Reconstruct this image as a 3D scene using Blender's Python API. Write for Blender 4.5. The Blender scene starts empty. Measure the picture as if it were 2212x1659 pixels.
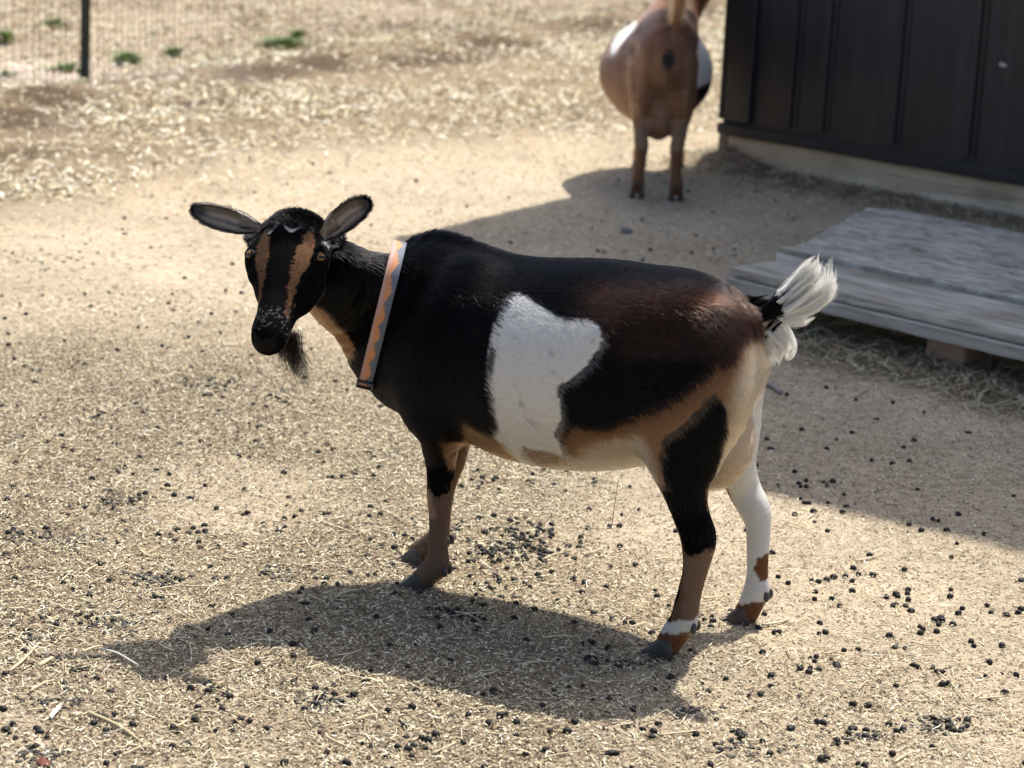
import bpy, math, random
import numpy as np
from mathutils import Matrix, Vector

sc = bpy.context.scene
rng = np.random.default_rng(7)
random.seed(7)

# ------------------------------------------------------------------ camera
# the photograph is measured on a 2212 x 1659 grid; FPX is the focal length on it
FPX, PW, PH = 4900.0, 2212.0, 1659.0
CAM_H, PITCH, ROLL = 1.2, math.radians(15.0), math.radians(2.6)
FW = np.array([0, math.cos(PITCH), -math.sin(PITCH)])
UP0 = np.array([0, math.sin(PITCH), math.cos(PITCH)])
RT0 = np.array([1.0, 0, 0])
RT = RT0 * math.cos(ROLL) + UP0 * math.sin(ROLL)
UP = -RT0 * math.sin(ROLL) + UP0 * math.cos(ROLL)
EYE = np.array([0, 0, CAM_H])

def ray(u, v):
    return FW + RT * (u - PW / 2) / FPX - UP * (v - PH / 2) / FPX

def gp(u, v, z=0.0):
    """the point at height z that the photograph shows at u, v"""
    d = ray(u, v)
    return EYE + d * ((z - CAM_H) / d[2])

def project(P):
    q = np.asarray(P, float) - EYE
    d = q @ FW
    return np.stack([PW / 2 + FPX * (q @ RT) / d, PH / 2 - FPX * (q @ UP) / d], -1)

cam_data = bpy.data.cameras.new('camera')
cam = bpy.data.objects.new('camera', cam_data)
sc.collection.objects.link(cam)
m = Matrix.Identity(4)
for i in range(3):
    m[i][0], m[i][1], m[i][2] = RT[i], UP[i], -FW[i]
m[2][3] = CAM_H
cam.matrix_world = m
cam_data.sensor_width = 36.0
cam_data.lens = FPX / PW * 36.0
cam_data.clip_start = 0.1
cam_data.clip_end = 500
cam_data.dof.use_dof = True
cam_data.dof.focus_distance = 3.25
cam_data.dof.aperture_fstop = 6.8
sc.camera = cam

# ------------------------------------------------------------------ sky, sun, exposure
SUN_EL = math.radians(61.5)
SUN_H = np.array([0.535, 0.845]); SUN_H = SUN_H / np.linalg.norm(SUN_H)   # horizontal direction towards the sun
KS = 1 / math.tan(SUN_EL)
world = bpy.data.worlds.new("World")
sc.world = world
world.use_nodes = True
wn = world.node_tree.nodes
sky = wn.new('ShaderNodeTexSky')
sky.sky_type = 'NISHITA'
sky.sun_disc = False
sky.sun_elevation = SUN_EL
sky.sun_rotation = math.atan2(SUN_H[0], SUN_H[1])
sky.altitude = 300
sky.dust_density = 4.0
sky.ozone_density = 0.6
bg = wn['Background']
bg.inputs['Strength'].default_value = 0.14
world.node_tree.links.new(sky.outputs[0], bg.inputs['Color'])
sun_data = bpy.data.lights.new('sun', 'SUN')
sun_data.energy = 4.6
sun_data.angle = math.radians(0.53)
sun_data.color = (1.0, 0.955, 0.88)
sun = bpy.data.objects.new('sun', sun_data)
sc.collection.objects.link(sun)
sd = Vector((SUN_H[0] * math.cos(SUN_EL), SUN_H[1] * math.cos(SUN_EL), math.sin(SUN_EL)))
sun.rotation_euler = sd.to_track_quat('Z', 'Y').to_euler()
sc.view_settings.view_transform = 'Standard'
sc.view_settings.look = 'None'
sc.view_settings.gamma = 1
sc.view_settings.exposure = 0.5
sc.cycles.use_denoising = True
sc.cycles.max_bounces = 18
sc.cycles.transmission_bounces = 16
sc.cycles.glossy_bounces = 10
sc.cycles.transparent_max_bounces = 16
sc.cycles_curves.shape = 'RIBBONS'

# ------------------------------------------------------------------ helpers
def _hash(ix, iy, iz):
    h = (ix.astype(np.int64) * 374761393 + iy.astype(np.int64) * 668265263 + iz.astype(np.int64) * 2147483647) & 0xffffffff
    h = ((h ^ (h >> 13)) * 1274126177) & 0xffffffff
    return ((h ^ (h >> 16)) & 0xffff) / 65535.0

def vnoise(p):
    """smooth value noise in 0..1 at points (N,3)"""
    p = np.asarray(p, float)
    i = np.floor(p); f = p - i; f = f * f * (3 - 2 * f)
    r = 0
    for a in (0, 1):
        for b in (0, 1):
            for c in (0, 1):
                w = (f[:, 0] if a else 1 - f[:, 0]) * (f[:, 1] if b else 1 - f[:, 1]) * (f[:, 2] if c else 1 - f[:, 2])
                r = r + w * _hash(i[:, 0] + a, i[:, 1] + b, i[:, 2] + c)
    return r

def fbm2(x, y, s, octaves=3, seed=0.0):
    r, a, t = 0, 1.0, 0
    for k in range(octaves):
        r = r + a * vnoise(np.stack([x * s, y * s, np.full_like(x, seed + k * 7.3)], -1)); t += a
        a *= .5; s *= 2.03
    return r / t

def smooth(a, b, x):
    t = np.clip((x - a) / (b - a), 0, 1)
    return t * t * (3 - 2 * t)

def mesh_from(name, V, F, mats=(), smooth_shade=True, parent=None, colors=None, fmat=None):
    """F: (N,4) or (N,3) arrays, or a list of polygons"""
    V = np.asarray(V, float)
    me = bpy.data.meshes.new(name)
    if isinstance(F, np.ndarray):
        n, k = F.shape
        me.vertices.add(len(V)); me.vertices.foreach_set('co', V.astype(np.float32).ravel())
        me.loops.add(n * k); me.loops.foreach_set('vertex_index', F.astype(np.int32).ravel())
        me.polygons.add(n)
        me.polygons.foreach_set('loop_start', (np.arange(n) * k).astype(np.int32))
        me.polygons.foreach_set('loop_total', np.full(n, k, np.int32))
        me.update(calc_edges=True)
        me.validate()
    else:
        me.from_pydata([tuple(v) for v in V], [], [tuple(f) for f in F])
        me.update()
    if smooth_shade:
        me.polygons.foreach_set('use_smooth', np.ones(len(me.polygons), bool))
    if colors is not None:
        at = me.color_attributes.new('Col', 'FLOAT_COLOR', 'POINT')
        c = np.ones((len(V), 4), np.float32); c[:, :3] = colors
        at.data.foreach_set('color', c.ravel())
    for mt in mats:
        me.materials.append(mt)
    if fmat is not None and len(fmat) == len(me.polygons):
        me.polygons.foreach_set('material_index', np.asarray(fmat, np.int32))
    o = bpy.data.objects.new(name, me)
    sc.collection.objects.link(o)
    if parent is not None:
        o.parent = parent
    return o

def tag(o, label=None, cat=None, group=None, kind=None):
    if label: o['label'] = label
    if cat: o['category'] = cat
    if group: o['group'] = group
    if kind: o['kind'] = kind
    return o

def empty(name, loc, label, cat, group=None, rz=0.0):
    o = bpy.data.objects.new(name, None)
    o.empty_display_size = .1
    o.location = loc; o.rotation_euler = (0, 0, rz)
    sc.collection.objects.link(o)
    return tag(o, label, cat, group)

class MB:
    """collects shapes into one mesh"""
    def __init__(s): s.V = []; s.F = []; s.C = []; s.n = 0
    def add(s, V, F, col=None):
        V = np.asarray(V, float)
        s.V.append(V); s.F += [tuple(int(i) + s.n for i in f) for f in F]; s.n += len(V)
        if col is not None: s.C.append(np.tile(np.asarray(col, float), (len(V), 1)) if np.ndim(col) == 1 else col)
        return s
    def box(s, c, ax, half, bevel=0.0, col=None):
        ax = np.asarray(ax, float); c = np.asarray(c, float); h = np.asarray(half, float)
        if bevel <= 0:
            P = [(x, y, z) for x in (-1, 1) for y in (-1, 1) for z in (-1, 1)]
            V = np.array([c + (np.array(p) * h) @ ax for p in P])
            F = [(0, 1, 3, 2), (4, 6, 7, 5), (0, 4, 5, 1), (2, 3, 7, 6), (0, 2, 6, 4), (1, 5, 7, 3)]
            return s.add(V, F, col)
        b = min(bevel, h.min() * .9)
        prof = [(-h[2], -b), (-h[2] + b, 0), (h[2] - b, 0), (h[2], -b)]
        V = []; 
        for z, e in prof:
            x, y = h[0] + e, h[1] + e
            cc = b
            for (sx, sy) in ((1, 1), (-1, 1), (-1, -1), (1, -1)):
                pts = [(sx * x, sy * (y - cc)), (sx * (x - cc), sy * y)]
                if sx * sy < 0: pts = pts[::-1]
                V += [(q[0], q[1], z) for q in pts]
        V = np.array(V); F = []
        for k in range(3):
            for j in range(8):
                a, d = k * 8 + j, k * 8 + (j + 1) % 8
                F.append((a, d, d + 8, a + 8))
        F.append(tuple(range(7, -1, -1))); F.append(tuple(range(24, 32)))
        return s.add(c + V @ ax, F, col)
    def tube(s, P, R, n=8, caps=True, col=None):
        P = np.asarray(P, float); R = np.broadcast_to(np.asarray(R, float), (len(P),))
        T = np.gradient(P, axis=0); T /= np.linalg.norm(T, axis=1)[:, None] + 1e-12
        ref = np.array([0, 0, 1.0]) if abs(T[0][2]) < .9 else np.array([1.0, 0, 0])
        V = []
        a = np.cross(T[0], ref); a /= np.linalg.norm(a)
        for p, t, r in zip(P, T, R):
            a = a - t * (a @ t); a /= np.linalg.norm(a) + 1e-12
            b = np.cross(t, a)
            for j in range(n):
                w = 2 * math.pi * j / n
                V.append(p + r * (a * math.cos(w) + b * math.sin(w)))
        F = [(i * n + j, i * n + (j + 1) % n, (i + 1) * n + (j + 1) % n, (i + 1) * n + j) for i in range(len(P) - 1) for j in range(n)]
        if caps:
            F.append(tuple(range(n - 1, -1, -1))); F.append(tuple((len(P) - 1) * n + j for j in range(n)))
        return s.add(V, F, col)
    def ellipsoid(s, c, ax, r, nu=12, nv=8, col=None):
        V = [np.asarray(c) + (np.array([0, 0, 1]) * r) @ np.asarray(ax)]
        for i in range(1, nv):
            th = math.pi * i / nv
            for j in range(nu):
                ph = 2 * math.pi * j / nu
                V.append(np.asarray(c) + (np.array([math.sin(th) * math.cos(ph), math.sin(th) * math.sin(ph), math.cos(th)]) * r) @ np.asarray(ax))
        V.append(np.asarray(c) + (np.array([0, 0, -1]) * r) @ np.asarray(ax))
        F = [(0, 1 + j, 1 + (j + 1) % nu) for j in range(nu)]
        for i in range(nv - 2):
            for j in range(nu):
                a = 1 + i * nu + j; d = 1 + i * nu + (j + 1) % nu
                F.append((a, a + nu, d + nu, d))
        L = len(V) - 1
        F += [(L, L - nu + (j + 1) % nu, L - nu + j) for j in range(nu)]
        return s.add(V, F, col)
    def build(s, name, mats, parent=None, smooth_shade=False, loc=None):
        V = np.concatenate(s.V)
        if loc is not None: V = V - np.asarray(loc)
        mats = mats if isinstance(mats, (list, tuple)) else [mats]
        o = mesh_from(name, V, s.F, mats, smooth_shade, parent, colors=np.concatenate(s.C) if s.C else None)
        if loc is not None: o.location = loc
        return o

I3 = np.eye(3)

# ---- materials
def mat(name, color=(.5, .5, .5), rough=.7, metallic=0.0, attr=False, spec=None):
    mt = bpy.data.materials.new(name); mt.use_nodes = True
    b = mt.node_tree.nodes['Principled BSDF']
    b.inputs['Base Color'].default_value = (*color, 1)
    b.inputs['Roughness'].default_value = rough
    b.inputs['Metallic'].default_value = metallic
    if spec is not None: b.inputs['Specular IOR Level'].default_value = spec
    if attr:
        a = mt.node_tree.nodes.new('ShaderNodeAttribute'); a.attribute_name = 'Col'
        mt.node_tree.links.new(a.outputs['Color'], b.inputs['Base Color'])
    return mt

def nn(mt, kind, **kw):
    n = mt.node_tree.nodes.new(kind)
    for k, v in kw.items():
        if k in n.inputs: n.inputs[k].default_value = v
        else: setattr(n, k, v)
    return n

def ramp(mt, stops):
    r = mt.node_tree.nodes.new('ShaderNodeValToRGB')
    els = r.color_ramp.elements
    while len(els) < len(stops): els.new(.5)
    for e, (p, c) in zip(els, stops):
        e.position = p; e.color = (*c, 1)
    return r

def wood_mat(name, c1, c2, c3, scale=(2, 40, 40), rough=.8, bump=.4, rot=0.0):
    mt = mat(name, c1, rough)
    nt = mt.node_tree; L = nt.links.new
    b = nt.nodes['Principled BSDF']
    tc = nn(mt, 'ShaderNodeTexCoord'); mp = nn(mt, 'ShaderNodeMapping'); mp.inputs['Scale'].default_value = scale
    rt_ = nn(mt, 'ShaderNodeVectorRotate', rotation_type='Z_AXIS'); rt_.inputs['Angle'].default_value = rot; L(tc.outputs['Object'], rt_.inputs['Vector'])
    L(rt_.outputs[0], mp.inputs['Vector'])
    n1 = nn(mt, 'ShaderNodeTexNoise', Scale=1.0, Detail=7.0, Roughness=.65, Distortion=.6)
    L(mp.outputs[0], n1.inputs['Vector'])
    r = ramp(mt, [(.3, c1), (.5, c2), (.72, c3)])
    L(n1.outputs['Fac'], r.inputs[0])
    n2 = nn(mt, 'ShaderNodeTexNoise', Scale=6.0, Detail=4.0); L(tc.outputs['Object'], n2.inputs['Vector'])
    mx = nn(mt, 'ShaderNodeMix', data_type='RGBA', blend_type='MULTIPLY'); mx.inputs[0].default_value = .6
    r2 = ramp(mt, [(.3, (.6, .58, .55)), (.65, (1.1, 1.1, 1.1))]); L(n2.outputs['Fac'], r2.inputs[0])
    L(r.outputs[0], mx.inputs[6]); L(r2.outputs[0], mx.inputs[7]); L(mx.outputs[2], b.inputs['Base Color'])
    bp = nn(mt, 'ShaderNodeBump', Strength=bump, Distance=.004); L(n1.outputs['Fac'], bp.inputs['Height'])
    L(bp.outputs[0], b.inputs['Normal'])
    return mt

# ================================================================== GROUND
def relief(x, y):
    """height of the ground in metres"""
    h = (fbm2(x, y, 1.3, 2, 3) - .5) * .012 + (fbm2(x, y, 9, 3, 11) - .5) * .010 + (fbm2(x, y, 34, 2, 31) - .5) * .0035
    ridge = np.exp(-((fence_dist(x, y) + .12) / .13) ** 2) * (.02 + .05 * fbm2(x, y, 2.1, 2, 40))
    mound = .05 * np.exp(-(((x - SA[0]) / .16) ** 2 + ((y - SA[1] + .02) / .12) ** 2))
    return h + ridge + mound

FA = gp(183, 188)[:2]; FB = gp(1500, 8)[:2]
FD = (FB - FA) / np.linalg.norm(FB - FA); FN = np.array([-FD[1], FD[0]])     # FN points away from the camera
def fence_dist(x, y):
    return (x - FA[0]) * FN[0] + (y - FA[1]) * FN[1]
SA = gp(1580, 352)[:2]; SB = gp(2212, 468)[:2]
SW = (SB - SA) / np.linalg.norm(SB - SA)                 # along the shed front, to the right
SN = np.array([SW[1], -SW[0]])                           # out of the shed front, to the camera

def straw_band(x, y):
    """1 inside the belt of loose straw in front of the fence"""
    f = fence_dist(x, y)
    w = fbm2(x, y, 1.1, 3, 5)
    near = smooth(-1.75, -1.0, f + (w - .5) * 1.1 + .22 * (x + 1.0) * (x > -1))
    return near * (1 - .65 * smooth(0.0, .5, f))

DARK = [(30, 262, 150, 22), (110, 225, 90, 20), (190, 192, 60, 12), (320, 178, 100, 9), (560, 165, 130, 12), (700, 145, 80, 10), (950, 128, 120, 12), (1080, 100, 90, 12), (1330, 62, 110, 12), (1450, 22, 80, 14), (60, 330, 80, 14), (420, 230, 90, 9), (840, 55, 60, 8)]  # soil and debris blobs; the first few paint the fence post's cast shadow
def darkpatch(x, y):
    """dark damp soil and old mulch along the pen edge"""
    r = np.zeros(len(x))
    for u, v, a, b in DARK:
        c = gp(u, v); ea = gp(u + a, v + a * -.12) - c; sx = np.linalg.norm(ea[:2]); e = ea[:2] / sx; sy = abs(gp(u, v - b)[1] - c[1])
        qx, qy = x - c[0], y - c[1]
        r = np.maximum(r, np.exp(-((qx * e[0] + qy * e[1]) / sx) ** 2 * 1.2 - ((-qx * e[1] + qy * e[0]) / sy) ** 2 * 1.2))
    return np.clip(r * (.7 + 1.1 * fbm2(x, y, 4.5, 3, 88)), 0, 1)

def litter(x, y):
    """how much fine litter covers the soil (0..1)"""
    w = fbm2(x, y, 2.2, 3, 9)
    left = smooth(.35, -.55, x - .1 * (y - 3))
    near = smooth(4.9, 3.5, y)
    a = near * (.28 + .72 * left) + .25 * smooth(5.8, 4.4, y) * left
    return np.clip(a * (.2 + 1.9 * smooth(.25, .75, w)), 0, 1)

PALE = gp(60, 150)[:2]
def ground_color(x, y):
    w = fbm2(x, y, .9, 3, 17)[:, None]; w2 = fbm2(x, y, 6, 3, 23)[:, None]
    sand = np.array([.475, .408, .305]); tan = np.array([.40, .315, .205]); grey = np.array([.235, .185, .125])
    c = sand * (1 - w * .5) + tan * w * .5
    lt = litter(x, y)[:, None]
    c = c * (1 - .8 * lt) + grey * .8 * lt
    sb = straw_band(x, y)[:, None]
    c = c * (1 - sb * .85) + np.array([.235, .18, .115]) * sb * .85
    f = fence_dist(x, y)
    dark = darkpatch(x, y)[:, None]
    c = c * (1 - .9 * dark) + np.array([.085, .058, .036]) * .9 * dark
    out = smooth(.1, .7, f)[:, None]
    c = c * (1 - out * .5) + np.array([.36, .285, .22]) * out * .5
    pale = np.exp(-(((x - PALE[0]) / .55) ** 2 + ((y - PALE[1]) / .35) ** 2))[:, None]
    c = c * (1 - .8 * pale) + np.array([.6, .52, .47]) * .8 * pale
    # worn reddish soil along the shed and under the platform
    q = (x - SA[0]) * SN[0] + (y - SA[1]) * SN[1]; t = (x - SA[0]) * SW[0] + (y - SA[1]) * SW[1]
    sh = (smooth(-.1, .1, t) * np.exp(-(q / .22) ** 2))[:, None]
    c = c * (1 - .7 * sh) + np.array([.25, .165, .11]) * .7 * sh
    return c * (.82 + .36 * w2)

def ground_mat():
    mt = mat('soil', (.4, .3, .2), .95, attr=True, spec=.15)
    nt = mt.node_tree; L = nt.links.new; b = nt.nodes['Principled BSDF']
    at = [n for n in nt.nodes if n.type == 'ATTRIBUTE'][0]
    tc = nn(mt, 'ShaderNodeTexCoord')
    n1 = nn(mt, 'ShaderNodeTexNoise', Scale=210.0, Detail=4.0, Roughness=.7); L(tc.outputs['Object'], n1.inputs['Vector'])
    n2 = nn(mt, 'ShaderNodeTexVoronoi', Scale=330.0); L(tc.outputs['Object'], n2.inputs['Vector'])
    n3 = nn(mt, 'ShaderNodeTexNoise', Scale=38.0, Detail=5.0, Roughness=.6); L(tc.outputs['Object'], n3.inputs['Vector'])
    r1 = ramp(mt, [(.3, (.38, .33, .28)), (.46, (.92, .90, .88)), (.66, (1.3, 1.29, 1.25))]); L(n1.outputs['Fac'], r1.inputs[0])
    r3 = ramp(mt, [(.3, (.72, .69, .66)), (.55, (1.02, 1.02, 1.02)), (.8, (1.15, 1.15, 1.12))]); L(n3.outputs['Fac'], r3.inputs[0])
    m1 = nn(mt, 'ShaderNodeMix', data_type='RGBA', blend_type='MULTIPLY'); m1.inputs[0].default_value = 1
    m2 = nn(mt, 'ShaderNodeMix', data_type='RGBA', blend_type='MULTIPLY'); m2.inputs[0].default_value = 1
    L(at.outputs['Color'], m1.inputs[6]); L(r1.outputs[0], m1.inputs[7])
    L(m1.outputs[2], m2.inputs[6]); L(r3.outputs[0], m2.inputs[7]); L(m2.outputs[2], b.inputs['Base Color'])
    b1 = nn(mt, 'ShaderNodeBump', Strength=.7, Distance=.003); L(n1.outputs['Fac'], b1.inputs['Height'])
    b2 = nn(mt, 'ShaderNodeBump', Strength=.5, Distance=.0025); L(n2.outputs['Distance'], b2.inputs['Height'])
    L(b2.outputs[0], b1.inputs['Normal']); L(b1.outputs[0], b.inputs['Normal'])
    return mt

def build_ground():
    xs = np.concatenate([[-120, -60, -30, -15, -8, -5], np.arange(-3.6, 3.6, .016), [5, 8, 15, 30, 60, 120]])
    ys = np.concatenate([[-60, -20, -5, 0, 1.5], np.arange(2.2, 6.0, .014), np.arange(6.0, 13.0, .03), np.arange(13, 20, .2), [24, 30, 45, 70, 110, 180, 260]])
    X, Y = np.meshgrid(xs, ys)
    x, y = X.ravel(), Y.ravel()
    z = relief(x, y) * smooth(30, 14, np.hypot(x, y))
    nx, ny = len(xs), len(ys)
    i = np.arange(nx * ny).reshape(ny, nx)
    F = np.stack([i[:-1, :-1], i[:-1, 1:], i[1:, 1:], i[1:, :-1]], -1).reshape(-1, 4)
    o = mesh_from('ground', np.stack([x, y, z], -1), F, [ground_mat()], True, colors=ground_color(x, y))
    tag(o, kind='structure')

build_ground()

# ---- litter: chips, chaff and straw as many small bent slivers
litter_mat = mat('straw_chips', attr=True, rough=.75, spec=.25)
def slivers(name, x, y, length, width, cols, lift, tilt, mats, curl=.15, label=None, cat=None):
    n = len(x)
    a = rng.uniform(0, 2 * np.pi, n)
    d = np.stack([np.cos(a), np.sin(a), rng.normal(0, tilt, n)], -1); d /= np.linalg.norm(d, axis=1)[:, None]
    s = np.stack([-np.sin(a), np.cos(a), rng.normal(0, tilt * 1.6, n)], -1); s /= np.linalg.norm(s, axis=1)[:, None]
    c = np.stack([x, y, relief(x, y) + lift], -1)
    nrm = np.cross(d, s)
    Lh, Wh = (length / 2)[:, None], (width / 2)[:, None]
    bend = (rng.normal(0, curl, n) * length)[:, None]
    e1 = c - d * Lh; e2 = c + d * Lh; md = c + nrm * np.abs(bend) * .4 + s * bend
    tp = rng.uniform(.45, 1.0, n)[:, None]
    V = np.stack([e1 - s * Wh * tp, e1 + s * Wh * tp, md + s * Wh, md - s * Wh, e2 + s * Wh * tp, e2 - s * Wh * tp], 1).reshape(-1, 3)
    i = np.arange(n)[:, None] * 6
    F = np.concatenate([i + np.array([[0, 1, 2, 3]]), i + np.array([[3, 2, 4, 5]])], 0)
    o = mesh_from(name, V, F, mats, False, colors=np.repeat(cols, 6, 0))
    if label: tag(o, label, cat)
    return tag(o, kind='stuff')

STRAW = np.array([[.62, .55, .36], [.70, .65, .46], [.47, .39, .25], [.34, .27, .165], [.22, .165, .10], [.76, .72, .60], [.12, .09, .06]])
def pick(n, p):
    p = np.asarray(p, float); p /= p.sum()
    c = STRAW[rng.choice(len(STRAW), n, p=p)]
    return c * rng.uniform(.8, 1.15, (n, 1))

def scatter(n, x0, x1, y0, y1, dens):
    if y0 < 3:                                          # the near layers reach past the frame and thin out there
        a = (x1 - x0) * (y1 - y0); w0, w1 = x0, x1
        x0 -= 1.2; x1 += 1.2; y0 -= .9; n = int(n * (x1 - x0) * (y1 - y0) / a); core = dens
        dens = lambda x, y: core(x, y) * smooth(x0, w0, x) * smooth(x1, w1, x) * smooth(y0, y0 + .8, y)
    x = rng.uniform(x0, x1, n); y = rng.uniform(y0, y1, n)
    k = rng.uniform(0, 1, n) < dens(x, y)
    return x[k], y[k]

# fine chaff close to the camera
x, y = scatter(420000, -1.15, 1.35, 2.4, 5.6, lambda x, y: (.05 + .95 * litter(x, y)) * smooth(5.6, 4.6, y))
n = len(x)
slivers('wood_chaff', x, y, rng.uniform(.0025, .0085, n), rng.uniform(.0009, .0028, n), pick(n, [3, 2.0, 3.4, 3.4, 3.0, .7, 2.0]), rng.uniform(.0008, .0035, n), .28, [litter_mat])
# dark crumbs of trodden dung and soil among the chaff
x, y = scatter(60000, -1.15, 1.3, 2.4, 5.2, lambda x, y: (.04 + .9 * litter(x, y) * smooth(.35, .65, fbm2(x, y, 4, 3, 91))) * smooth(.9, -.3, x))
n = len(x)
slivers('soil_crumbs', x, y, rng.uniform(.002, .0065, n), rng.uniform(.0015, .0045, n), np.array([.085, .062, .042]) * rng.uniform(.5, 1.7, (n, 1)), rng.uniform(.002, .004, n), .3, [litter_mat])
# pale grit of the bare soil
x, y = scatter(150000, -1.15, 1.4, 2.4, 5.4, lambda x, y: (.35 + .65 * fbm2(x, y, 5, 2, 71)) * smooth(5.4, 4.2, y))
n = len(x)
slivers('soil_grit', x, y, rng.uniform(.0018, .0052, n), rng.uniform(.0010, .0030, n), np.array([.50, .42, .30]) * rng.uniform(.55, 1.25, (n, 1)), rng.uniform(.0005, .0022, n), .35, [litter_mat])
# longer hay bits close to the camera
x, y = scatter(11000, -1.2, 1.4, 2.4, 5.6, lambda x, y: .12 + .88 * litter(x, y))
n = len(x)
slivers('hay_litter', x, y, rng.uniform(.010, .034, n), rng.uniform(.0008, .0018, n), pick(n, [3, 3, 2, 1, .6, 2, .1]), rng.uniform(.002, .006, n), .14, [litter_mat], .3)
# middle distance, sparse
x, y = scatter(60000, -2.2, 2.6, 4.8, 8.8, lambda x, y: .3 + .3 * fbm2(x, y, 3, 2, 51))
n = len(x)
slivers('chaff_litter', x, y, rng.uniform(.005, .016, n), rng.uniform(.002, .005, n), pick(n, [3, 2.4, 3, 2.5, 1.6, 1.6, 1.2]), rng.uniform(.001, .004, n), .25, [litter_mat])
# straw belt before the fence
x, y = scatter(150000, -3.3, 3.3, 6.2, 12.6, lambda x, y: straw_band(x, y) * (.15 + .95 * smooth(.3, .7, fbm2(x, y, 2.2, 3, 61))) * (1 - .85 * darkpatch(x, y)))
n = len(x)
slivers('straw_litter', x, y, rng.uniform(.010, .042, n), rng.uniform(.003, .0085, n), pick(n, [3, 3.8, 1.6, 1.0, 1.2, 3.4, .9]) * 1.1, rng.uniform(.003, .02, n), .38, [litter_mat])
# beyond the fence
x, y = scatter(110000, -4.2, 4.5, 8.6, 17.5, lambda x, y: smooth(.0, .4, fence_dist(x, y)) * (.1 + .8 * smooth(.3, .7, fbm2(x, y, 1.6, 3, 63))) * (1 - .9 * np.exp(-(((x - PALE[0]) / .55) ** 2 + ((y - PALE[1]) / .35) ** 2))))
n = len(x)
slivers('dry_grass_litter', x, y, rng.uniform(.015, .055, n), rng.uniform(.004, .010, n), pick(n, [2.4, 1.6, 3, 2.4, 1.8, 1.8, 1.2]) * np.array([1.0, .95, .95]), rng.uniform(.003, .03, n), .5, [litter_mat])

# ================================================================== ANIMAL MACHINERY
def catmull(P, k=4):
    P = np.asarray(P, float)
    Q = np.vstack([2 * P[0] - P[1], P, 2 * P[-1] - P[-2]])
    out = []
    for i in range(1, len(Q) - 2):
        for j in range(k):
            t = j / k
            out.append(.5 * (2 * Q[i] + (Q[i + 1] - Q[i - 1]) * t + (2 * Q[i - 1] - 5 * Q[i] + 4 * Q[i + 1] - Q[i + 2]) * t * t + (3 * Q[i] - 3 * Q[i + 1] + Q[i + 2] - Q[i - 1]) * t ** 3))
    out.append(P[-1])
    return np.array(out)

class Tube:
    """a limb: centre line with an in-plane radius a and a sideways radius b; k = how softly it joins the body"""
    def __init__(s, name, ctrl, side=(0, 1, 0), k=.02, sub=4, carve=False):
        A = catmull(np.asarray(ctrl, float), sub)
        s.name, s.k, s.C, s.a, s.b, s.carve = name, k, A[:, :3], np.maximum(A[:, 3], .002), np.maximum(A[:, 4], .002), carve
        s.side = np.asarray(side, float)
    def bounds(s, mgn):
        r = np.maximum(s.a, s.b).max() + mgn
        return s.C.min(0) - r, s.C.max(0) + r
    def value(s, P, want=False):
        best = np.full(len(P), 1e9)
        if want: par = np.zeros(len(P)); vn = np.zeros(len(P))
        for i in range(len(s.C) - 1):
            c0, c1 = s.C[i], s.C[i + 1]
            d = c1 - c0; L = np.linalg.norm(d)
            if L < 1e-7: continue
            T = d / L
            S = s.side - T * (s.side @ T); S /= np.linalg.norm(S)
            N = np.cross(T, S)
            if N[2] < 0: N = -N
            q = P - c0
            t = np.clip(q @ T / L, 0, 1)
            a = s.a[i] + (s.a[i + 1] - s.a[i]) * t; b = s.b[i] + (s.b[i + 1] - s.b[i]) * t
            m = np.minimum(a, b)
            dt = q @ T - t * L
            v = (np.sqrt((q @ N / a) ** 2 + (q @ S / b) ** 2 + (dt / m) ** 2) - 1) * m
            if want:
                w = v < best
                par[w] = (i + t[w]) / (len(s.C) - 1); vn[w] = (q @ N / a)[w]
            best = np.minimum(best, v)
        return (best, par, vn) if want else best

def smin(a, b, k):
    h = np.maximum(k - np.abs(a - b), 0) / k
    return np.minimum(a, b) - h * h * k * .25

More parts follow.
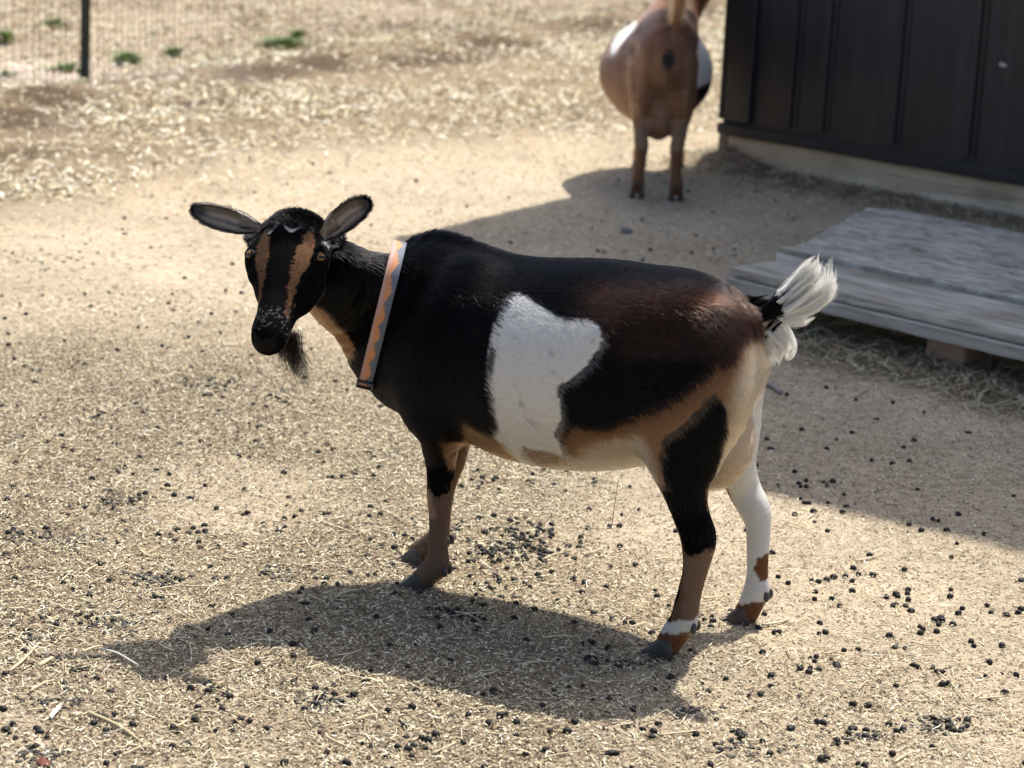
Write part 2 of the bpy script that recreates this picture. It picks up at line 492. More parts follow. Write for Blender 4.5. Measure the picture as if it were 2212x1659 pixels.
def surface(tubes, lo, hi, h):
    """mesh of the blended tubes inside the box lo..hi (surface nets on a grid of step h)"""
    lo, hi = np.asarray(lo, float), np.asarray(hi, float)
    n = np.ceil((hi - lo) / h).astype(int) + 1
    D = np.full(n, .2)
    for tb in tubes:
        b0, b1 = tb.bounds(tb.k + .04)
        i0 = np.clip(np.floor((b0 - lo) / h).astype(int), 0, n); i1 = np.clip(np.ceil((b1 - lo) / h).astype(int) + 1, 0, n)
        if (i1 <= i0).any(): continue
        ax = [lo[j] + h * np.arange(i0[j], i1[j]) for j in range(3)]
        G = np.stack(np.meshgrid(*ax, indexing='ij'), -1).reshape(-1, 3)
        v = tb.value(G).reshape([len(q) for q in ax])
        sl = tuple(slice(i0[j], i1[j]) for j in range(3))
        D[sl] = -smin(-D[sl], v, tb.k) if tb.carve else smin(D[sl], v, tb.k)
    ins = D < 0
    c = np.zeros(np.array(D.shape) - 1, int)
    acc = np.zeros(c.shape + (3,)); cnt = np.zeros(c.shape)
    nx, ny, nz = c.shape
    for ax in range(3):
        o = [j for j in range(3) if j != ax]
        for d1 in (0, 1):
            for d2 in (0, 1):
                off = [0, 0, 0]; off[o[0]] = d1; off[o[1]] = d2
                s0 = tuple(slice(off[j], off[j] + c.shape[j]) for j in range(3))
                off2 = list(off); off2[ax] += 1
                s1 = tuple(slice(off2[j], off2[j] + c.shape[j]) for j in range(3))
                a, b = D[s0], D[s1]
                cr = ins[s0] != ins[s1]
                t = np.where(cr, a / np.where(cr, a - b, 1), 0)
                for j in range(3):
                    acc[..., j] += np.where(cr, off[j] + (t if j == ax else 0), 0)
                cnt += cr
    act = cnt > 0
    idx = np.full(c.shape, -1); idx[act] = np.arange(act.sum())
    base = np.argwhere(act)
    V = lo + h * (base + acc[act] / cnt[act][:, None])
    F = []
    for ax in range(3):
        o = [j for j in range(3) if j != ax]
        sh = list(D.shape); 
        s0 = [slice(1, sh[j] - 1) for j in range(3)]; s0[ax] = slice(0, sh[ax] - 1)
        s1 = list(s0); s1[ax] = slice(1, sh[ax])
        a, b = ins[tuple(s0)], ins[tuple(s1)]
        E = np.argwhere(a != b); 
        sgn = a[a != b]
        for j in o: E[:, j] += 1
        def cell(da, db):
            e = E.copy(); e[:, o[0]] -= da; e[:, o[1]] -= db
            return idx[e[:, 0], e[:, 1], e[:, 2]]
        q = np.stack([cell(1, 1), cell(0, 1), cell(0, 0), cell(1, 0)], -1)
        flip = ~sgn if ax != 1 else sgn
        q[flip] = q[flip][:, ::-1]
        F.append(q)
    F = np.concatenate(F)
    F = F[(F >= 0).all(1)]
    return V, F

def used(V, F):
    k = np.unique(F); r = np.full(len(V), -1); r[k] = np.arange(len(k))
    return V[k], r[F]

def inside(poly, u, v):
    p = np.asarray(poly, float); r = np.zeros(len(u), bool)
    x1, y1 = p[-1]
    for x2, y2 in p:
        c = ((y1 > v) != (y2 > v)) & (u < (x2 - x1) * (v - y1) / (y2 - y1 + 1e-12) + x1)
        r ^= c
        x1, y1 = x2, y2
    return r

def edge_dist(poly, u, v):
    """signed distance to the outline, positive inside"""
    p = np.asarray(poly, float); best = np.full(len(u), 1e9)
    for i in range(len(p)):
        a, b = p[i - 1], p[i]; d = b - a
        t = np.clip(((u - a[0]) * d[0] + (v - a[1]) * d[1]) / (d @ d + 1e-9), 0, 1)
        best = np.minimum(best, np.hypot(u - a[0] - t * d[0], v - a[1] - t * d[1]))
    return np.where(inside(poly, u, v), best, -best)

def sample_faces(V, F, n, weight=None):
    a, b, c, d = (V[F[:, j]] for j in range(4))
    nrm = np.cross(c - a, d - b); ar = np.linalg.norm(nrm, axis=1) / 2
    w = ar * (weight if weight is not None else 1)
    f = rng.choice(len(F), n, p=w / w.sum())
    s, t = rng.uniform(0, 1, (2, n))[:, :, None]
    P = (a[f] * (1 - s) + b[f] * s) * (1 - t) + (d[f] * (1 - s) + c[f] * s) * t
    return P, nrm[f] / (np.linalg.norm(nrm[f], axis=1)[:, None] + 1e-12)

def hair_object(name, P, col, r0, parent, material, r1=.25):
    """P: (n, k, 3) strands; col (n,3); r0 root radius (n,)"""
    n, k = P.shape[:2]
    hc = bpy.data.hair_curves.new(name)
    hc.add_curves([k] * n)
    hc.attributes['position'].data.foreach_set('vector', P.astype(np.float32).ravel()) if 'position' in hc.attributes else hc.points.foreach_set('position', P.astype(np.float32).ravel())
    ra = hc.attributes.get('radius') or hc.attributes.new('radius', 'FLOAT', 'POINT')
    prof = np.interp(np.linspace(0, 1, k), [0, .55, 1], [1, .85, r1])
    ra.data.foreach_set('value', (r0[:, None] * prof[None]).astype(np.float32).ravel())
    at = hc.attributes.new('Col', 'FLOAT_COLOR', 'CURVE')
    c = np.ones((n, 4), np.float32); c[:, :3] = np.clip(col, .001, .97)
    at.data.foreach_set('color', c.ravel())
    hc.materials.append(material)
    o = bpy.data.objects.new(name, hc)
    sc.collection.objects.link(o); o.parent = parent
    return o

def strands(root, nrm, flow, length, lift, k=5, jitter=.12, droop=0.0, curlv=None):
    t = flow - nrm * (flow * nrm).sum(1)[:, None]
    t /= np.linalg.norm(t, axis=1)[:, None] + 1e-9
    t = t + rng.normal(0, 1, t.shape) * jitter
    t -= nrm * (t * nrm).sum(1)[:, None]; t /= np.linalg.norm(t, axis=1)[:, None] + 1e-9
    lf = np.broadcast_to(lift, (len(root),))[:, None]
    P = [root - nrm * .001]
    for j in range(1, k):
        f = j / (k - 1)
        ang = lf * (1.25 - .9 * f)
        d = t * np.cos(ang) + nrm * np.sin(ang)
        if curlv is not None: d = d + curlv * f
        g_ = np.array([0, 0, -1.0]); d = d + (g_ - nrm * (nrm @ g_)[:, None]) * droop * f
        d /= np.linalg.norm(d, axis=1)[:, None]
        P.append(P[-1] + d * (length / (k - 1))[:, None])
    return np.stack(P, 1)

def fur_material(name):
    mt = bpy.data.materials.new(name); mt.use_nodes = True
    nt = mt.node_tree; nt.nodes.remove(nt.nodes['Principled BSDF'])
    h = nt.nodes.new('ShaderNodeBsdfHairPrincipled'); h.model = 'CHIANG'; h.parametrization = 'COLOR'
    h.inputs['IOR'].default_value = 1.27; h.inputs['Roughness'].default_value = .17; h.inputs['Radial Roughness'].default_value = .35
    h.inputs['Coat'].default_value = .0
    h.inputs['Random Roughness'].default_value = .2
    a = nt.nodes.new('ShaderNodeAttribute'); a.attribute_name = 'Col'
    nt.links.new(a.outputs['Color'], h.inputs['Color'])
    nt.links.new(h.outputs[0], nt.nodes['Material Output'].inputs['Surface'])
    return mt

FUR = fur_material('goat_hair')
TAILFUR = bpy.data.materials.new('tail_plume_hair'); TAILFUR.use_nodes = True
_n = TAILFUR.node_tree; _n.nodes.remove(_n.nodes['Principled BSDF'])
_a = _n.nodes.new('ShaderNodeAttribute'); _a.attribute_name = 'Col'; _d = _n.nodes.new('ShaderNodeBsdfDiffuse'); _t = _n.nodes.new('ShaderNodeBsdfTranslucent'); _m = _n.nodes.new('ShaderNodeMixShader')
_m.inputs[0].default_value = .5
for _x in (_d, _t): _n.links.new(_a.outputs['Color'], _x.inputs['Color'])
_n.links.new(_d.outputs[0], _m.inputs[1]); _n.links.new(_t.outputs[0], _m.inputs[2]); _n.links.new(_m.outputs[0], _n.nodes['Material Output'].inputs['Surface'])
SKIN = mat('goat_hide', (.1, .08, .07), .85, attr=True, spec=.06)
HOOF = mat('hoof_horn', (.05, .045, .042), .5, attr=True)
EYE_M = mat('eyeball', (.4, .25, .08), .15, attr=True, spec=.3)

BLACK = np.array([.0022, .0020, .0023]); SADDLE = np.array([.060, .026, .016]); TAN = np.array([.30, .165, .085])
CREAM = np.array([.66, .54, .40]); WHITE = np.array([.95, .92, .85]); GREYB = np.array([.22, .14, .095]); RUST = np.array([.17, .075, .035])

def hoof(mb, top, toe, side, h=.030, length=.046, width=.036, col=(.05, .044, .04), gap=.0024):
    """a cloven hoof: two claws standing on the ground at `top` (local x, y of the coronet), pointing along toe"""
    toe = np.asarray(toe, float); toe /= np.linalg.norm(toe); side = np.asarray(side, float)
    top = np.asarray(top, float)
    for sg in (-1, 1):
        V = []; C = []; n = 14
        rows = [(1.0, -.05, .34, .36), (.85, -.02, .40, .44), (.5, .03, .47, .48), (.12, .09, .53, .5), (0, .09, .52, .49)]
        for (z, sh, rl, rw) in rows:
            c = top + toe * (sh + .10) * length + side * sg * (width / 4 + gap)
            for j in range(n):
                w = 2 * math.pi * j / n
                x, y = math.cos(w), math.sin(w)
                pt = 1 - .45 * max(0, x) ** 2
                inner = .8 if y * sg < 0 else 1.0
                V.append(c + toe * x * rl * length + side * y * rw * width / 2 * pt * inner + np.array([0, 0, z * h]) * (1 - .55 * max(0, x) * (z > .3) + .0))
                C.append(np.array(col) * rng.uniform(.7, 1.3) * (1 + .25 * math.sin(z * 30)))
        F = [(i * n + j, i * n + (j + 1) % n, (i + 1) * n + (j + 1) % n, (i + 1) * n + j) for i in range(len(rows) - 1) for j in range(n)]
        F = [f[::-1] for f in F]
        F.append(tuple(range(n))); F.append(tuple(range((len(rows) - 1) * n, len(rows) * n))[::-1])
        mb.add(V, F, np.array(C))

# ================================================================== THE BLACK, BROWN AND WHITE GOAT
GA = math.radians(24.5)
GX = np.array([-math.cos(GA), math.sin(GA), 0]); GY = np.array([-math.sin(GA), -math.cos(GA), 0]); GZ = np.array([0, 0, 1.0])
GO = np.append((gp(1440, 1416)[:2] + gp(1610, 1345)[:2] + gp(900, 1276)[:2] + gp(888, 1212)[:2]) / 4, 0)
GR = np.stack([GX, GY, GZ])                 # local = GR @ (P - GO)
def to_local(P): return (np.asarray(P) - GO) @ GR.T
def to_world(p): return GO + np.asarray(p) @ GR
def LP(u, v, w=0.0):
    """point of the goat's plane y = w seen at u, v"""
    d = ray(u, v); t = (w - (EYE - GO) @ GY) / (d @ GY)
    return to_local(EYE + d * t)
PXM = 1 / np.linalg.norm(LP(1250, 800) - LP(1350, 800)) * 100          # grid units per metre at the goat

def limb(name, rows, k=.02, sub=4):
    """rows: (u, v, w, half thickness in grid units, sideways half thickness in m)"""
    return Tube(name, [tuple(LP(u, v, w)) + (a / PXM, b) for (u, v, w, a, b) in rows], k=k, sub=sub)

def trunk_tube(rows, k=.02):
    c = []
    for (u, vt, vb, b) in rows:
        t, bo = LP(u, vt), LP(u, vb)
        s = abs(t[2] - bo[2]) / 2; zc = (t[2] + bo[2]) / 2
        a = math.sqrt(max(s * s - (b * .21) ** 2, 1e-4)) - .006
        c.append((t[0], 0, zc, a, b))
    c = c[::-1]
    return Tube('trunk', c, k=k, sub=4)

wNH = to_local(gp(1440, 1416))[1]; wFH = to_local(gp(1610, 1345))[1]; wNF = to_local(gp(905, 1270))[1]; wFF = to_local(gp(888, 1212))[1]
# head axes, from the way it faces: muzzle down and towards the viewer, turned a little to the photo's left
def cv(r, u, t): return (r * RT + u * UP - t * FW) @ GR.T
HF = cv(-.17, -.80, .575); HF /= np.linalg.norm(HF)
HL = cv(.955, -.06, .22); HL -= HF * (HL @ HF); HL /= np.linalg.norm(HL)
HD = np.cross(HF, HL); HD = HD if HD @ cv(0, 0, 1) > 0 else -HD
HEADW = .225
HE = LP(613, 546, HEADW) - HD * .022
def HP(s, l, d): return HE + HF * s * .97 + HL * l + HD * d
def to_head(p): q = p - HE; return np.stack([q @ HF / .97, q @ HL, q @ HD], -1)

def head_tube(name, rows, k=.012, carve=False, sub=7):
    return Tube(name, [tuple(HP(s, l, d)) + (a, b) for (s, l, d, a, b) in rows], side=HL, k=k, sub=sub, carve=carve)

trunk = trunk_tube([
    (838, 672, 840, .045), (862, 612, 880, .072), (900, 555, 912, .092), (950, 522, 925, .103), (1010, 529, 935, .116), (1080, 543, 968, .132),
    (1150, 549, 1000, .144), (1230, 550, 1018, .152), (1310, 551, 1022, .154), (1390, 562, 1010, .148), (1450, 580, 985, .138),
    (1505, 610, 950, .122), (1550, 648, 905, .102), (1578, 694, 860, .076), (1598, 742, 820, .042)])
neck_rows = [(690, 588, .115, 76, .036), (725, 608, .105, 86, .041), (768, 634, .080, 103, .046), (825, 672, .040, 116, .050), (890, 705, .01, 136, .064), (960, 730, 0, 142, .078)]
neck = limb('neck', neck_rows, k=.024)
NH = [(1528, 740, .045, 90, .052), (1515, 850, .073, 98, .052), (1488, 925, .086, 80, .045), (1475, 985, .092, 60, .036), (1474, 1025, .097, 49, .031), (1482, 1070, .084, 41, .027),
      (1493, 1112, .082, 36, .023), (1507, 1155, .08, 36, .0215), (1508, 1185, .08, 32, .020), (1502, 1230, .08, 25, .0165), (1491, 1275, .08, 23.5, .0155), (1481, 1320, .08, 26, .0175), (1476, 1343, .08, 28, .018), (1455, 1372, .08, 26, .0185), (1443, 1392, .08, 25, .018)]
NH = [(u, v, w if i < 5 else wNH + (w - .08), a, b) for i, (u, v, w, a, b) in enumerate(NH)]
FH = [(1560, 760, -.045, 62, .046), (1576, 860, -.062, 62, .045), (1586, 930, -.065, 50, .036), (1590, 1000, -.066, 39, .029), (1606, 1052, -.067, 34, .024), (1630, 1100, -.068, 32, .022),
      (1638, 1135, -.068, 26, .018), (1637, 1190, -.068, 23, .0155), (1636, 1240, -.068, 22, .0150), (1634, 1275, -.068, 27, .018), (1622, 1305, -.068, 25, .018), (1612, 1325, -.068, 25, .018)]
FH = [(u, v, w if i < 4 else wFH + (w + .068), a, b) for i, (u, v, w, a, b) in enumerate(FH)]
NF = [(935, 690, .045, 85, .05), (925, 790, .062, 78, .045), (932, 870, .068, 62, .038), (946, 930, .07, 43, .03), (952, 990, .07, 32, .024), (951, 1040, .07, 27.5, .0205), (950, 1072, .07, 26.5, .02),
      (949, 1110, .07, 22, .0165), (947, 1165, .07, 19, .014), (946, 1200, .07, 23, .0165), (942, 1222, .07, 27, .0185), (925, 1240, .07, 25, .0185), (912, 1252, .07, 24, .018)]
NF = [(u, v, w if i < 4 else wNF, a, b) for i, (u, v, w, a, b) in enumerate(NF)]
FF = [(965, 720, -.045, 75, .045), (972, 830, -.06, 62, .04), (983, 905, -.065, 40, .032), (984, 950, -.066, 32, .025), (979, 1000, -.068, 24, .020), (965, 1045, -.07, 20, .018), (958, 1095, -.07, 18, .0145),
      (955, 1135, -.07, 17, .0135), (948, 1158, -.07, 23, .0165), (925, 1178, -.07, 23, .0175), (905, 1190, -.07, 21, .017)]
FF = [(u, v, w if i < 3 else wFF, a, b) for i, (u, v, w, a, b) in enumerate(FF)]
legs = [limb('near_hind', NH, .035), limb('far_hind', FH, .03), limb('near_front', NF, .03), limb('far_front', FF, .025)]
udder = limb('udder', [(1545, 890, .0, 50, .05), (1562, 960, .0, 58, .054), (1553, 1008, .005, 42, .038), (1538, 1040, .012, 16, .015)], .02)
tailt = limb('tail', [(1560, 702, 0, 32, .028), (1600, 706, 0, 26, .020), (1640, 692, 0, 21, .015), (1672, 668, 0, 17, .012), (1700, 640, 0, 12, .009), (1728, 612, 0, 7, .006)], .02)
hip = limb('hip', [(1370, 690, .045, 10, .03), (1430, 665, .045, 20, .04), (1500, 664, .05, 28, .045), (1535, 700, .045, 24, .033)], .06)
hip2 = limb('hip', [(1370, 690, -.045, 10, .03), (1430, 668, -.05, 20, .04), (1500, 668, -.05, 28, .045), (1535, 702, -.045, 24, .033)], .06)
withers = limb('withers', [(885, 600, 0, 10, .022), (925, 567, 0, 18, .032), (980, 567, 0, 19, .036), (1050, 598, 0, 14, .035), (1120, 625, 0, 6, .02)], .06)
shoulder = limb('shoulder', [(1020, 610, .055, 20, .016), (1000, 660, .090, 40, .020), (972, 730, .108, 52, .024), (945, 815, .097, 48, .026), (935, 880, .083, 36, .024)], .045)
haunch = limb('haunch', [(1525, 690, .070, 36, .018), (1502, 770, .100, 58, .020), (1486, 860, .108, 62, .020), (1480, 935, .103, 42, .018), (1478, 1000, .100, 26, .010)], .05)

head = [
    head_tube('head', [(-.074, 0, -.012, .022, .030), (-.058, 0, -.010, .034, .045), (-.030, 0, -.008, .042, .050), (0, 0, -.012, .044, .051), (.03, 0, -.014, .040, .043), (.06, 0, -.014, .033, .031),
                       (.09, 0, -.013, .0285, .026), (.112, 0, -.013, .027, .0265), (.130, 0, -.015, .023, .0245), (.138, 0, -.017, .012, .014)], .02),
    head_tube('head', [(-.03, 0, -.045, .02, .030), (.0, 0, -.052, .024, .032), (.035, 0, -.048, .018, .026), (.075, 0, -.040, .014, .019), (.108, 0, -.036, .012, .018), (.126, 0, -.034, .009, .014)], .010),
    head_tube('head', [(.006, .031, -.035, .028, .015), (.04, .025, -.032, .018, .012)], .02), head_tube('head', [(.006, -.031, -.035, .028, .015), (.04, -.025, -.032, .018, .012)], .02),
    head_tube('head', [(-.024, .045, .004, .012, .012), (-.010, .051, .007, .011, .011), (.004, .0495, .001, .013, .012), (.024, .042, -.002, .011, .010)], .014), head_tube('head', [(-.024, -.045, .004, .012, .012), (-.010, -.051, .007, .011, .011), (.004, -.0495, .001, .013, .012), (.024, -.042, -.002, .011, .010)], .014),
    head_tube('head', [(-.050, .040, -.006, .015, .016), (-.048, .060, -.006, .012, .014)], .014), head_tube('head', [(-.050, -.040, -.006, .015, .016), (-.048, -.060, -.006, .012, .014)], .014),
    head_tube('head', [(-.060, 0, .018, .014, .022), (-.04, 0, .026, .012, .024)], .02),
    # lips and nostril wings
    head_tube('head', [(.118, .013, -.010, .011, .010), (.132, .010, -.014, .008, .008)], .008), head_tube('head', [(.118, -.013, -.010, .011, .010), (.132, -.010, -.014, .008, .008)], .008),
]
carves = [
    head_tube('head', [(.120, .0165, -.001, .0036, .0035), (.134, .0105, -.006, .0042, .0045), (.143, .006, -.010, .003, .003)], .005, True), head_tube('head', [(.120, -.0165, -.001, .0036, .0035), (.134, -.0105, -.006, .0042, .0045), (.143, -.006, -.010, .003, .003)], .005, True),
    head_tube('head', [(.03, .034, -.034, .0016, .005), (.085, .030, -.029, .0018, .006), (.12, .024, -.027, .0018, .007), (.136, .0, -.027, .002, .012)], .004, True),
    head_tube('head', [(.03, -.034, -.034, .0016, .005), (.085, -.030, -.029, .0018, .006), (.12, -.024, -.027, .0018, .007), (.136, -.0, -.027, .002, .012)], .004, True),
]
ALL = [trunk, neck] + legs + [udder, tailt, hip, hip2, withers, shoulder, haunch] + head + carves

V1, F1 = surface(ALL, (-.52, -.22, .0), (.62, .36, .78), .0046)
hc_, hr_ = HP(.03, 0, -.01), .125
V2, F2 = surface([neck] + head + carves, hc_ - .16, hc_ + .16, .0025)
k1 = np.linalg.norm(V1[F1].mean(1) - hc_, axis=1) > hr_ - .003
k2 = np.linalg.norm(V2[F2].mean(1) - hc_, axis=1) < hr_ + .001
V1, F1 = used(V1, F1[k1]); V2, F2 = used(V2, F2[k2])

# ---- coat pattern, drawn on the goat's side plane (grid units of the side view)
WHITE_PATCH = [(1104, 629), (1087, 654), (1069, 698), (1056, 750), (1045, 816), (1051, 865), (1060, 904), (1056, 940), (1078, 957), (1110, 1010), (1160, 1060), (1205, 1030), (1215, 990), (1208, 966), (1197, 940), (1203, 918), (1214, 891), (1208, 856),
               (1212, 830), (1245, 812), (1276, 777), (1302, 733), (1293, 706), (1276, 691), (1236, 687), (1201, 682), (1175, 667), (1144, 645), (1122, 632)]
BELLY_SPOT = [(1126, 988), (1131, 968), (1150, 967), (1201, 980), (1212, 992), (1190, 1006), (1150, 1004)]
LOWER_TAN = [(1200, 935), (1223, 912), (1263, 918), (1307, 918), (1351, 904), (1392, 888), (1430, 865), (1465, 845), (1505, 815), (1535, 790), (1575, 772), (1600, 735), (1640, 720), (1720, 720), (1720, 1100), (1130, 1100), (1205, 990)]
LOWER_CREAM = [(1190, 975), (1225, 980), (1260, 958), (1320, 938), (1378, 935), (1396, 950), (1412, 1000), (1430, 1060), (1430, 1100), (1120, 1100), (1140, 1020)]
REAR_CREAM = [(1600, 790), (1618, 740), (1740, 700), (1740, 1100), (1540, 1100), (1545, 1000), (1562, 930), (1580, 860)]
BLACK_LEG = [(1545, 850), (1565, 880), (1562, 930), (1547, 990), (1530, 1058), (1531, 1105), (1549, 1135), (1554, 1165), (1550, 1176), (1527, 1180), (1502, 1196), (1486, 1185), (1478, 1150), (1456, 1100), (1436, 1040), (1424, 990), (1428, 950), (1470, 925), (1510, 880)]
FLANK_BLACK = [(1208, 856), (1214, 830), (1250, 808), (1300, 790), (1400, 770), (1500, 770), (1540, 785), (1505, 815), (1465, 845), (1430, 865), (1392, 888), (1351, 904), (1307, 918), (1263, 918), (1223, 912)]
BRISKET = [(990, 915), (994, 906), (1062, 938), (1110, 960), (1120, 1040), (1010, 1010), (990, 950)]

def side_uv(p, w):
    q = np.stack([p[:, 0], np.broadcast_to(w, (len(p),)), p[:, 2]], -1)
    return project(to_world(q)).T

def region_values(p):
    """signed distance to each body region, to tell which a point belongs to"""
    return {t.name + str(i): t.value(p) for i, t in enumerate([trunk, neck] + legs + [tailt, udder])}

def coat(p, skin=False):
    n = len(p)
    jit = rng.normal(0, 1, (n, 2)) * (0 if skin else 3.0)
    cl = np.tile(BLACK, (n, 1))
    q = p * 14
    no = vnoise(q); no2 = vnoise(p * 60 + 5); no3 = vnoise(p * np.array([25, 60, 70]) + 9)
    u, v = side_uv(p, np.abs(p[:, 1])); u = u + jit[:, 0] + (no2 - .5) * 10; v = v + jit[:, 1] + (no2 - .5) * 10
    near = p[:, 1] > -.005
    # brown wash over loin and rump
    e = ((u - 1420) / 235) ** 2 + ((v - 690) / 105 - (u - 1420) * .0016) ** 2
    e2 = ((u - 1570) / 85) ** 2 + ((v - 700) / 85) ** 2
    br = np.clip(1.15 - e, 0, 1) ** .8 * smooth(.25, .7, no * .65 + no3 * .35 + np.clip(1 - e, 0, 1) * .25) + np.clip(1.1 - e2, 0, 1) * (.25 + .8 * no3)
    br = np.clip(br * smooth(582, 640, v), 0, 1) * smooth(1190, 1290, u)
    br = np.clip(br * rng.uniform(0, 1.7, n), 0, 1)[:, None] if not skin else br[:, None] * .8
    cl = cl * (1 - br) + SADDLE * br
    fb = inside(FLANK_BLACK, u, v); cl[fb] = BLACK
    d = edge_dist(LOWER_TAN, u, v)
    t = smooth(-4, 8, d)[:, None]
    tanv = TAN * (.65 + .5 * smooth(0, 60, d))[:, None]
    cl = cl * (1 - t) + tanv * t
    d = edge_dist(LOWER_CREAM, u, v); t = smooth(-10, 18, d)[:, None]; cl = cl * (1 - t) + CREAM * .9 * t
    d = edge_dist(REAR_CREAM, u, v); t = smooth(-26, 22, d)[:, None]; cl = cl * (1 - t) + CREAM * t
    cl[inside(BRISKET, u, v)] = TAN
    w_ = inside(WHITE_PATCH, u, v); cl[w_] = WHITE
    fle = w_ & (vnoise(np.stack([(p[:, 0] + p[:, 2] * .5) * 45, p[:, 1] * 2, (p[:, 2] - p[:, 0] * .5) * 150], -1) + 31) > .86) & (rng.uniform(0, 1, n) < .7); cl[fle] = WHITE * .55
    sp = inside(BELLY_SPOT, u, v) & near; cl[sp] = np.array([.34, .22, .13])
    b_ = inside(BLACK_LEG, u, v) & near; cl[b_] = BLACK
    far_thigh = (~near) & (v > 850) & (u > 1400); cl[far_thigh] = WHITE * .95
    # lower legs, each on its own plane
    for i, (tb, w) in enumerate(zip(legs, (wNH, wFH, wNF, wFF))):
        sel = (tb.value(p) < .012) & (p[:, 2] < .26) & ((p[:, 1] > 0) == (i in (0, 2)))
        if i >= 2: sel &= p[:, 0] > .08
        else: sel &= p[:, 0] < -.08
        if not sel.any(): continue
        lu, lv = side_uv(p[sel], w); lu = lu + jit[sel, 0] * .8 + (no2[sel] - .5) * 8; lv = lv + jit[sel, 1] * .8 + (no2[sel] - .5) * 12
        c = cl[sel]
        if i == 0:
            c[:] = TAN * .85
            c[lv > 1180] = GREYB * 1.1
            c[(lv > 1180) & (lu < 1484)] = TAN * .6
            c[inside(BLACK_LEG, lu, lv)] = BLACK
            c[inside([(1474, 1255), (1470, 1290), (1450, 1345), (1430, 1345), (1445, 1290), (1455, 1255)], lu, lv)] = BLACK
            k = (lv > 1336) & (lv < 1360); c[k] = WHITE * .85
            c[lv > 1360] = RUST * 1.15
        elif i == 1:
            c[:] = WHITE * .97
            c[(lv > 1010) & (lv < 1125) & (lu < 1583 + (lv - 1040) * .24)] = RUST * 1.1
            c[inside([(1640, 1198), (1700, 1180), (1700, 1250), (1648, 1248), (1636, 1225)], lu, lv)] = RUST * 1.3
            c[lv > 1296] = RUST * 1.2
        elif i == 2:
            c[:] = BLACK
            c[(lv > 915) & (lu > 984 - (lv - 915) * .07)] = TAN * .8
            k = lv > 1052 + 18 * np.sin((lu - 925) * .06); c[k] = GREYB
            c[(lv > 1058) & (lv < 1112) & (lu < 948)] = GREYB * 1.9
            c[(lv > 1112) & (lu < 933 - np.clip(lv - 1165, 0, 99) * .45)] = BLACK
            c[(lv > 1236) & (lu < 905)] = np.array([.07, .058, .052])
        else:
            c[:] = TAN * .75
            c[lv > 1060] = GREYB
        cl[sel] = c
    # inside surfaces of the thighs and the udder
    ud = udder.value(p) < .006; cl[ud & (p[:, 0] < -.1)] = CREAM * np.array([1.0, .95, .9])
    # tail
    tl = tailt.value(p) < .008
    u0, v0 = project(to_world(p)).T
    k = tl & (u0 > 1598); cl[k] = BLACK; cl[k & (u0 + jit[:, 0] * 2 > 1688)] = WHITE
    cl[k & (v0 > 712 - (u0 - 1612) * .35) & (u0 > 1612)] = CREAM * 1.1
    # neck: black with a tan underline
    nv, par, vn = neck.value(p, True)
    tv = trunk.value(p)
    nk = (nv < .012) & (nv < tv)
    cl[nk] = BLACK
    und = nk & (vn + jit[:, 0] * .02 < -.50 - .25 * smooth(.45, .75, par)); cl[und] = TAN * 1.25
    # head
    h = to_head(p); s, l, dd = h.T
    hd = (np.abs(s - .03) < .12) & (np.abs(l) < .075) & (np.abs(dd) < .085)
    hv = np.full(n, 1.0)
    if hd.any(): hv[hd] = np.min([t_.value(p[hd]) for t_ in head[:9]], axis=0)
    hd &= hv < .010; hd &= hv < nv + .004
    jj = jit[:, 0] * .0004
    cl[hd] = BLACK
    li = np.interp(s, [-.042, -.03, 0, .03, .055, .10], [.034, .028, .0195, .0180, .0185, .0205]) + rng.normal(0, .0012, n)
    lo = np.interp(s, [-.042, -.03, 0, .018, .035, .055, .10], [.036, .040, .0425, .040, .0315, .0275, .0235])
    la = np.abs(l) + jj + (vnoise(p * 160) - .5) * .005
    stripe = hd & (s > -.042) & (s < .102) & (la > li) & (la < lo) & (dd > -.022)
    g = (.55 + .55 * smooth(.06, -.04, s)) * rng.uniform(.6, 1.25, n)
    cl[stripe] = (TAN * np.array([1.0, .95, .95]))[None] * g[stripe][:, None]
    cl[hd & (dd < -.052) & (s < .03)] = TAN * .9
    lip = hd & (s > .095) & (dd < -.031); cl[lip] = np.array([.16, .125, .10])
    fr = hd & (s > .088) & (s < .137) & (dd > -.02) & (rng.uniform(0, 1, n) < .13 * smooth(.085, .10, s) * smooth(.137, .118, s))
    cl[fr] = np.array([.15, .145, .145])
    wt = hd & (np.abs(s + .034 - .006 * np.sin(l * 180)) < .0022) & (np.abs(l) < .028) & (dd > .0); cl[wt] = WHITE * .8
    eb = hd & (np.abs(l) > .050) & (s < -.022) & (dd > -.004) & (rng.uniform(0, 1, n) < .5); cl[eb] = WHITE * .6
    return cl

# ---- body mesh: trunk, legs, head, ears, hooves and eyes in one
goat = empty('goat', tuple(GO), 'black, brown and white goat standing side-on with its head turned, wearing a patterned collar', 'goat')
goat.matrix_world = Matrix(((GX[0], GY[0], 0, GO[0]), (GX[1], GY[1], 0, GO[1]), (0, 0, 1, 0), (0, 0, 0, 1)))

